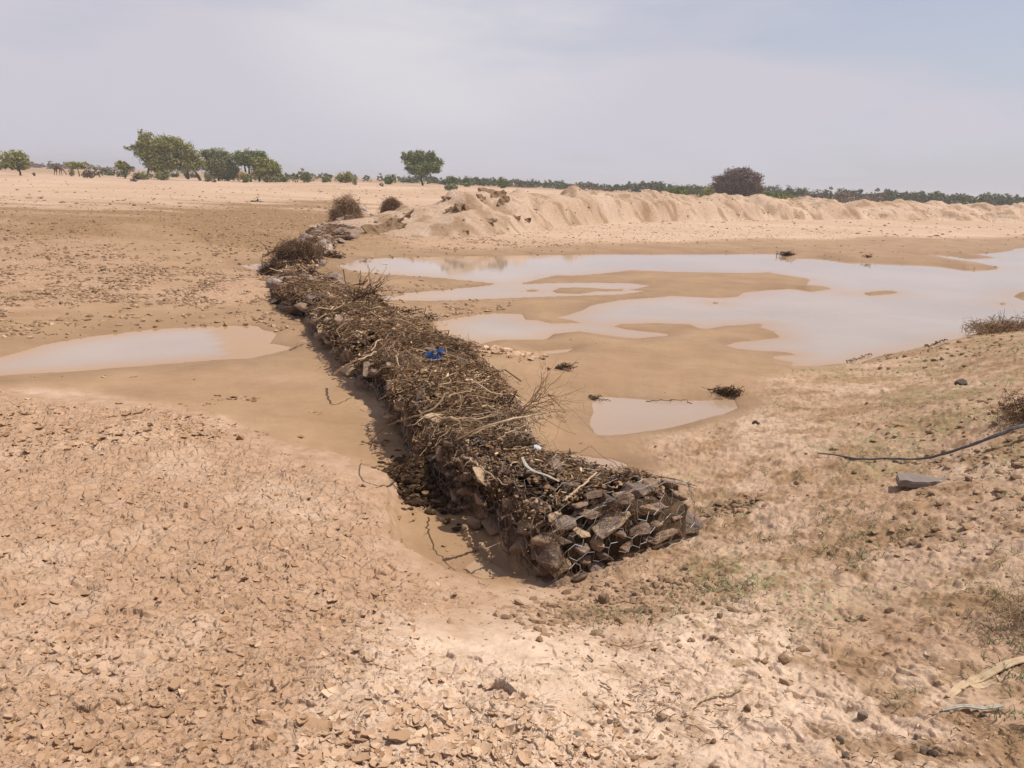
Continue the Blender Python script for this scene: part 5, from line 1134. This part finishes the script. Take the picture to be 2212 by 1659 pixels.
for (n, r0, r1, a0, a1, s0, s1) in ((11000, 1.45, 7, -38, 38, .003, .010), (12000, 1.8, 16, 4, 38, .003, .013), (60000, 11, 48, -38, 0, .014, .055), (12000, 24, 50, -5, 38, .02, .05), (5000, 45, 130, -38, 38, .03, .13), (500, 2.5, 6, 0, 14, .006, .018), (5000, 1.6, 14, 38, 70, .004, .018), (4000, 1.6, 20, -68, -38, .006, .03)):
    r_, a_, ix = sample(n, r0, r1, a0, a1); x = r_ * np.sin(a_); y = r_ * np.cos(a_); c3 = fbm(x / .5, y / .5, 3, 811)
    pr = ((1 - mW[ix]) * np.clip(.35 + 1.3 * c3, 0, 1) + mW[ix] * .012) * np.where((x > .15 * y + .4) & (r_ < 16), np.clip(.22 + .3 * (x - .4 * y), .10, .8), 1); k = (rng.random(n) < pr) & (wfull[ix] < -.03) & away_from_wall(x, y); k_ = k.sum()
    s = s0 + (s1 - s0) * rng.random(k_) ** 2.6
    crumbs(cl_, np.stack([x[k], y[k], H[ix[k]] + s * .08], 1), s, np.clip(rng.normal(.36, .2, k_) - .03 * (r_[k] > 12), 0, 1))
# rubble on the earth bank
ib = rng.integers(0, len(bx), 34000); kb = (rng.random(len(ib)) < np.clip(.35 + 1.2 * fbm(bx[ib] / 1.2, by[ib] / 1.2, 3, 815), 0, 1)) & (rb[ib] < 100); ib = ib[kb]
crumbs(cl_, np.stack([bx[ib] + rng.normal(0, .05, len(ib)), by[ib] + rng.normal(0, .05, len(ib)), BZ[ib]], 1), .015 + .075 * rng.random(len(ib)) ** 3, np.clip(rng.normal(.42, .25, len(ib)), 0, 1))
# trampled dark crumbly soil in front of the wall's end
for (px, py, n, sp) in ((1250, 1335, 420, .2), (1330, 1300, 260, .18), (1200, 1330, 160, .12), (1700, 1380, 160, .35), (2100, 760, 500, .8), (2180, 880, 400, .5), (2120, 1000, 260, .35), (2160, 1120, 200, .3), (1590, 1100, 120, .1), (1440, 1270, 120, .1), (1080, 765, 0, .1)):
    x0, y0, _ = onground(px, py); x = x0 + rng.normal(0, sp, n); y = y0 + rng.normal(0, sp * .8, n); ix = at_ground(np.hypot(x, y), np.arctan2(x, y)); k = away_from_wall(x, y); x, y, ix = x[k], y[k], ix[k]
    s = (.004 + .019 * rng.random(len(x)) ** 3.5) * (1 + .08 * y0); crumbs(cl_, np.stack([x, y, H[ix] + s * .12], 1), s, np.clip(rng.normal(.22, .15, len(x)), 0, 1))
x0, y0, _ = onground(1075, 758); n = 260; t = rng.random(n); x = x0 + (t - .5) * 1.0 + rng.normal(0, .06, n); y = y0 - (t - .5) * .5 + rng.normal(0, .14, n); ix = at_ground(np.hypot(x, y), np.arctan2(x, y))
flk = MB(); flakes(n, ix, x, y, .05, .14, .9, .4, .006, flk, np.clip(rng.normal(.6, .2, n), 0, 1)); tag(flk.build('mud_flakes', M['flake']), 'patch of pale curled mud flakes on the smooth mound by the pond', 'mud flakes', kind='stuff')
tag(cl_.build('clods', M['clod']), 'crumbs and clods of dry earth strewn over the ground', 'clods', kind='stuff')

# sparse grass, straw
gr = MB()
r_, a_, ix = sample(11500, 1.6, 12, 3, 66); x = r_ * np.sin(a_); y = r_ * np.cos(a_)
gf = fbm(x / .45, y / .45, 4, 821) + .09 * (x - 1.9) + .02 * (y - 3)
k = (rng.random(len(x)) < np.clip(gf * 1.9 + .04, 0, .8)) & (mW[ix] < .3) & away_from_wall(x, y); x, y, ix, r_ = x[k], y[k], ix[k], r_[k]
nb = 5; n = len(x) * nb; bx0 = np.repeat(x, nb) + rng.normal(0, .012, n); by0 = np.repeat(y, nb) + rng.normal(0, .012, n); bz0 = np.repeat(H[ix], nb)
L = rng.uniform(.012, .055, n); d = rng.normal(size=(n, 2)) * .6; t = np.linspace(0, 1, 4)
P_ = np.stack([bx0[:, None] + d[:, :1] * L[:, None] * t ** 1.5, by0[:, None] + d[:, 1:] * L[:, None] * t ** 1.5, bz0[:, None] - .004 + L[:, None] * t * (1 - .35 * t)], -1)
tubes(gr, P_, (np.array([1, .9, .6, .2]) * .0015)[None] * rng.uniform(.7, 1.5, (n, 1)), 3, np.clip(rng.normal(.45, .25, n), 0, 1))
tag(gr.build('grass', M['grass']), 'sparse short grass sprouting on the right bank', 'grass', kind='stuff')
st = MB()
r_, a_, ix = sample(20000, 1.6, 15, -2, 68); x = r_ * np.sin(a_); y = r_ * np.cos(a_); gf = fbm(x / .6, y / .6, 3, 831) + .07 * (x - 1)
k = (rng.random(len(x)) < np.clip(gf * 1.3 + .03, 0, .8)) & (mW[ix] < .4) & away_from_wall(x, y); x, y, ix = x[k], y[k], ix[k]; n = len(x)
p = np.stack([x, y, H[ix] + .004], 1); P_, R2 = twigs(n, p, np.tile([0, 0, 1.0], (n, 1)), .008, .08, .0006, .0022, lift=.06, bend=.2)
P_[..., 2] = np.maximum(P_[..., 2], H[ix][:, None] + .001); tubes(st, P_, R2, 3, np.clip(rng.normal(.5, .35, n), 0, 1))
tag(st.build('twig_litter', M['debris']), 'fine twig and straw litter on the right bank', 'twig litter', kind='stuff')

# countable things lying about
def gp(px, py, dz=0.0):
    x, y, _ = onground(px, py); ix = int(at_ground(np.array([math.hypot(x, y)]), np.array([math.atan2(x, y)]))[0]); return np.array([x, y, H[ix] + dz])
def gpath(lst): return [gp(a, b_, c) for a, b_, c in lst]
limb('pole', 'long thin dark pole lying bent across the right bank', gpath([(1765,990,.02),(1813,993,.02),(1859,1000,.02),(1924,999,.025),(1989,999,.03),(2054,990,.05),(2119,977,.08),(2184,962,.1),(2235,948,.1),(2320,925,.05)]), .005, .011, M['hose'], cat='pole', seed=31, wob=.002, tubeK=40)
limb('stick', 'pale crooked stick lying in the foreground sand', gpath([(1478,1556,.012),(1510,1530,.015),(1543,1512,.015),(1575,1508,.015),(1604,1500,.02)]), .006, .004, M['wood'], cat='stick', sub=1, sublen=.1, tint=.8, seed=32, wob=.003)
limb('stick', 'small forked thorn twig lying on the pale sand', gpath([(1298,1397,.012),(1330,1404,.015),(1359,1407,.015),(1390,1403,.015),(1413,1404,.012)]), .0032, .0016, M['wood'], cat='stick', sub=7, sublen=.13, tint=.45, seed=33, wob=.003)
limb('stick', 'short dark stick in the middle of the pale sand', gpath([(1269,1423,.01),(1275,1429,.01),(1280,1436,.01)]), .004, .003, M['wood'], cat='stick', tint=.1, seed=34, wob=.001)
limb('stick', 'small grey stick below the forked thorn twig', gpath([(1297,1486,.01),(1308,1491,.01),(1321,1497,.01)]), .0035, .0025, M['wood'], cat='stick', tint=.4, seed=35, wob=.001)
limb('stick', 'leaning brown stick at the bottom edge of the picture', gpath([(1100,1655,.0),(1110,1635,.01),(1118,1612,.03)]), .006, .003, M['wood'], cat='stick', tint=.5, seed=36, wob=.002)
limb('stick', 'thin stick lying on the shore in front of the pond at the right', gpath([(1828,785,.03),(1850,778,.04),(1885,768,.05)]), .01, .006, M['wood'], cat='stick', tint=.2, seed=37, wob=.01)
limb('stick', 'dark stick lying on the shore crest nearer the right edge', gpath([(1995,758,.05),(2020,752,.06),(2045,744,.07)]), .012, .008, M['wood'], cat='stick', tint=.1, seed=38, wob=.01)
limb('stick', 'bare upright twig standing in the flattened brush at the right edge', [gp(2212,700,.0), gp(2212,700,.15) , gp(2208,700,.32)], .016, .008, M['debris'], cat='stick', sub=4, sublen=.15, tint=.2, seed=39)
limb('stick', 'thin curved twig lying along the small oval puddle', gpath([(1397,866,.02),(1440,868,.03),(1480,870,.03),(1500,878,.01)]), .004, .003, M['wood'], cat='stick', tint=.1, seed=40)
limb('stick', 'long thin stick on the dry ground at the mid left', gpath([(430,620,.03),(480,614,.05),(527,610,.04)]), .012, .006, M['wood'], cat='stick', tint=.2, seed=41, wob=.01, sub=3, sublen=.3)
limb('stick', 'thin stick floating at the end of the left pond', gpath([(626,757,.01),(640,752,.02),(655,747,.02)]), .008, .005, M['wood'], cat='stick', tint=.1, seed=42, wob=.004, sub=2, sublen=.1)
# split palm leaf bases, lower right
def board(name, label, path, w, th, mat, cat, seed):
    pp = spline(path, 22); base = pp[0].copy(); T = np.gradient(pp, axis=0); T /= np.linalg.norm(T, axis=1, keepdims=True); A = np.cross(T, [0, 0, 1.0]); A /= np.linalg.norm(A, axis=1, keepdims=True)
    rg = np.random.default_rng(seed); V = []
    for i in range(22):
        wi = w * (.75 + .35 * math.sin(i / 21 * pi)) * rg.uniform(.93, 1.07)
        for a, c in ((-.5, 0), (-.46, .8), (-.12, 1.0), (.0, .55), (.14, 1.0), (.46, .7), (.5, 0)):
            V.append(pp[i] - base + A[i] * a * wi + np.array([0, 0, c * th * .6]))
    f = [(i * 7 + j, (i + 1) * 7 + j, (i + 1) * 7 + j + 1, i * 7 + j + 1) for i in range(21) for j in range(6)] + [((i + 1) * 7, i * 7, i * 7 + 6, (i + 1) * 7 + 6) for i in range(21)]
    mb = MB(); mb.add(V, [np.array(f), np.array([list(range(7))]), np.array([[21 * 7 + j for j in range(6, -1, -1)]])], np.clip(np.repeat(rg.uniform(.4, 1, 22), 7), 0, 1))
    o = mb.build(name, mat); o.location = base; return tag(o, label, cat)
board('palm_leaf_base', 'broad bent straw coloured palm leaf base at the lower right edge', gpath([(2048,1511,.003),(2078,1486,.006),(2116,1466,.008),(2150,1453,.008),(2190,1440,.008),(2250,1424,.006)]), .030, .007, M['straw'], 'palm leaf base', 3)
board('palm_leaf_base', 'shorter pale palm leaf piece lying under the broad bent one', gpath([(2096,1490,.003),(2120,1481,.005),(2150,1473,.004)]), .022, .007, M['straw'], 'palm leaf base', 4)
board('stalk', 'thin grey split stalk lying below the palm leaf bases', gpath([(2031,1554,.01),(2077,1549,.014),(2120,1549,.014),(2163,1543,.01)]), .014, .008, M['greystrip'], 'stalk', 5)
# flat grey slab
p = gp(1995, 1050); o = solid_poly('flat_stone', [(-.185, -.05), (-.16, .06), (-.09, .09), (.05, .05), (.16, -.01), (.17, -.045), (0, -.07)], .04, M['greystone'], (p[0], p[1], p[2] - .005), (.05, -.04, -.08), rough=.006, res=2, bev=.006); o.scale = (.85, .85, 1)
tag(o, 'smooth flat grey stone lying alone below the dark pole', 'stone')
BALLS = [(2075,835,.075,'dark','black lump of dung on the right bank above the pole'),(1633,915,.05,'dark','dark clod on the smooth slope right of the oval puddle'),(1862,1554,.026,'dark','dark green round dung ball among grass near the bottom'),(1612,1550,.022,'clod','tan round clod beside the pale crooked stick'),
 (1815,1605,.022,'dark','brown round pellet near the bottom edge'),(1825,1640,.02,'dark','dark pellet at the bottom right of the pale sand'),(1945,1636,.026,'clod','large tan dung ball at the bottom edge'),(1981,1598,.017,'dark','small dark pellet right of the tan dung ball'),
 (1994,1628,.024,'dark','left one of two dark dung balls near the bottom edge'),(2015,1632,.021,'dark','right one of two dark dung balls near the bottom edge'),(2063,1608,.013,'dark','tiny black pellet near the bottom right'),(2120,1556,.014,'dark','tiny dark pellet below the grey stalk'),
 (1540,1613,.018,'clod','small brown clod near the bottom edge left of the grass'),(1245,1593,.022,'dark','grey lump on the pale sand near the bottom'),(940,1593,.02,'clod','tan clod at the bottom of the cracked plain'),(1080,1510,.016,'dark','round grey pebble in the middle of the foreground'),
 (1305,1300,.05,'clod','dark broken clod below the end of the wall'),(1550,1105,.035,'clod','brown clod right of the wall end'),(1890,1000,.02,'dark','small dark pellet touching the pole'),(2090,1045,.03,'clod','reddish clod right of the flat grey stone'),(1720,1050,.03,'clod','clod on the bare slope left of the flat grey stone'),
 (1205,795,.05,'dark','dark leafy lump on the smooth mud beyond the wall'),(1020,568,.0,'dark',None)]
for i, (px, py, s_, mk_, lab) in enumerate(BALLS):
    if not lab: continue
    me = rock_mesh(300 + i, M['darkstone'] if mk_ == 'dark' else M['clod'], flat=.85, ang=26, bev=.06, name='dung_ball' if 'dung' in lab or 'pellet' in lab else 'clod')
    p = gp(px, py, s_ * .6); o = link(me.name.split('.')[0], me); o.location = p - np.array([0, 0, s_ * .45]); o.scale = (s_ * 1.5, s_ * 1.35, s_ * 1.25); o.rotation_euler = (i, i * .7, i * 2)
    tag(o, lab, 'dung' if ('dung' in lab or 'pellet' in lab) else 'clod', 'pellets and clods on the ground')
# drift wood on the mud flats and in the ponds
for px, py, lab, n, s_ in [(716,556,'dark driftwood lump on the wet mud past the gap in the wall',120,.32),(1700,552,'dark broken crate like wreckage at the far shore of the long pond',110,.3),(790,568,'small dark lump at the tip of the long pond',50,.18),(1875,556,'flat dark debris on the far shore right of the wreckage',50,.2),
      (1570,852,'dark twiggy debris at the right end of the oval puddle',200,.15),(1283,862,'small dark tuft at the left corner of the oval puddle',60,.1),(890,676,'little dark twig pile on the smooth mud beside the pond',50,.22),(930,690,'flat twig lying at the near shore of the pond',40,.2),(1220,797,'dry leaf cluster on the smooth mud beyond the blue scrap',70,.12)]:
    x, y, z = onground(px, py); d = rng.normal(size=(n, 3)); d[:, 2] = np.abs(d[:, 2]); p = d * np.array([s_ * .45, s_ * .3, s_ * .16]); mb = MB()
    P_, R2 = twigs(n, p, np.tile([0, 0, 1.0], (n, 1)), s_ * .3, s_ * .9, s_ * .015, s_ * .045, bend=.4, lift=.3, K_=4); tubes(mb, P_, R2, 4, np.clip(rng.normal(.08, .1, n), 0, 1))
    o = mb.build('driftwood', M['debris']); o.location = (x, y, z + .01); tag(o, lab, 'driftwood', 'driftwood and debris around the ponds')

# ---------------------------------------------------------------- dusty air
hb = MB(); xa, xb, ya, yb, za, zb = -2600, 2600, -2600, 2600, -1.2, 14
hb.add([(xa, ya, za), (xb, ya, za), (xb, yb, za), (xa, yb, za), (xa, ya, zb), (xb, ya, zb), (xb, yb, zb), (xa, yb, zb)], np.array([[3, 2, 1, 0], [4, 5, 6, 7], [0, 1, 5, 4], [1, 2, 6, 5], [2, 3, 7, 6], [3, 0, 4, 7]]))
hm = bpy.data.materials.new('dusty_air'); hm.use_nodes = True; hn_ = hm.node_tree.nodes; hn_.clear()
ho = hn_.new('ShaderNodeOutputMaterial'); pv = hn_.new('ShaderNodeVolumePrincipled'); pv.inputs['Density'].default_value = .0007; pv.inputs['Color'].default_value = (.93, .90, .90, 1); pv.inputs['Anisotropy'].default_value = .2
hm.node_tree.links.new(pv.outputs[0], ho.inputs['Volume'])
tag(hb.build('haze', hm), 'thin dusty haze over the plain', 'haze', kind='stuff')
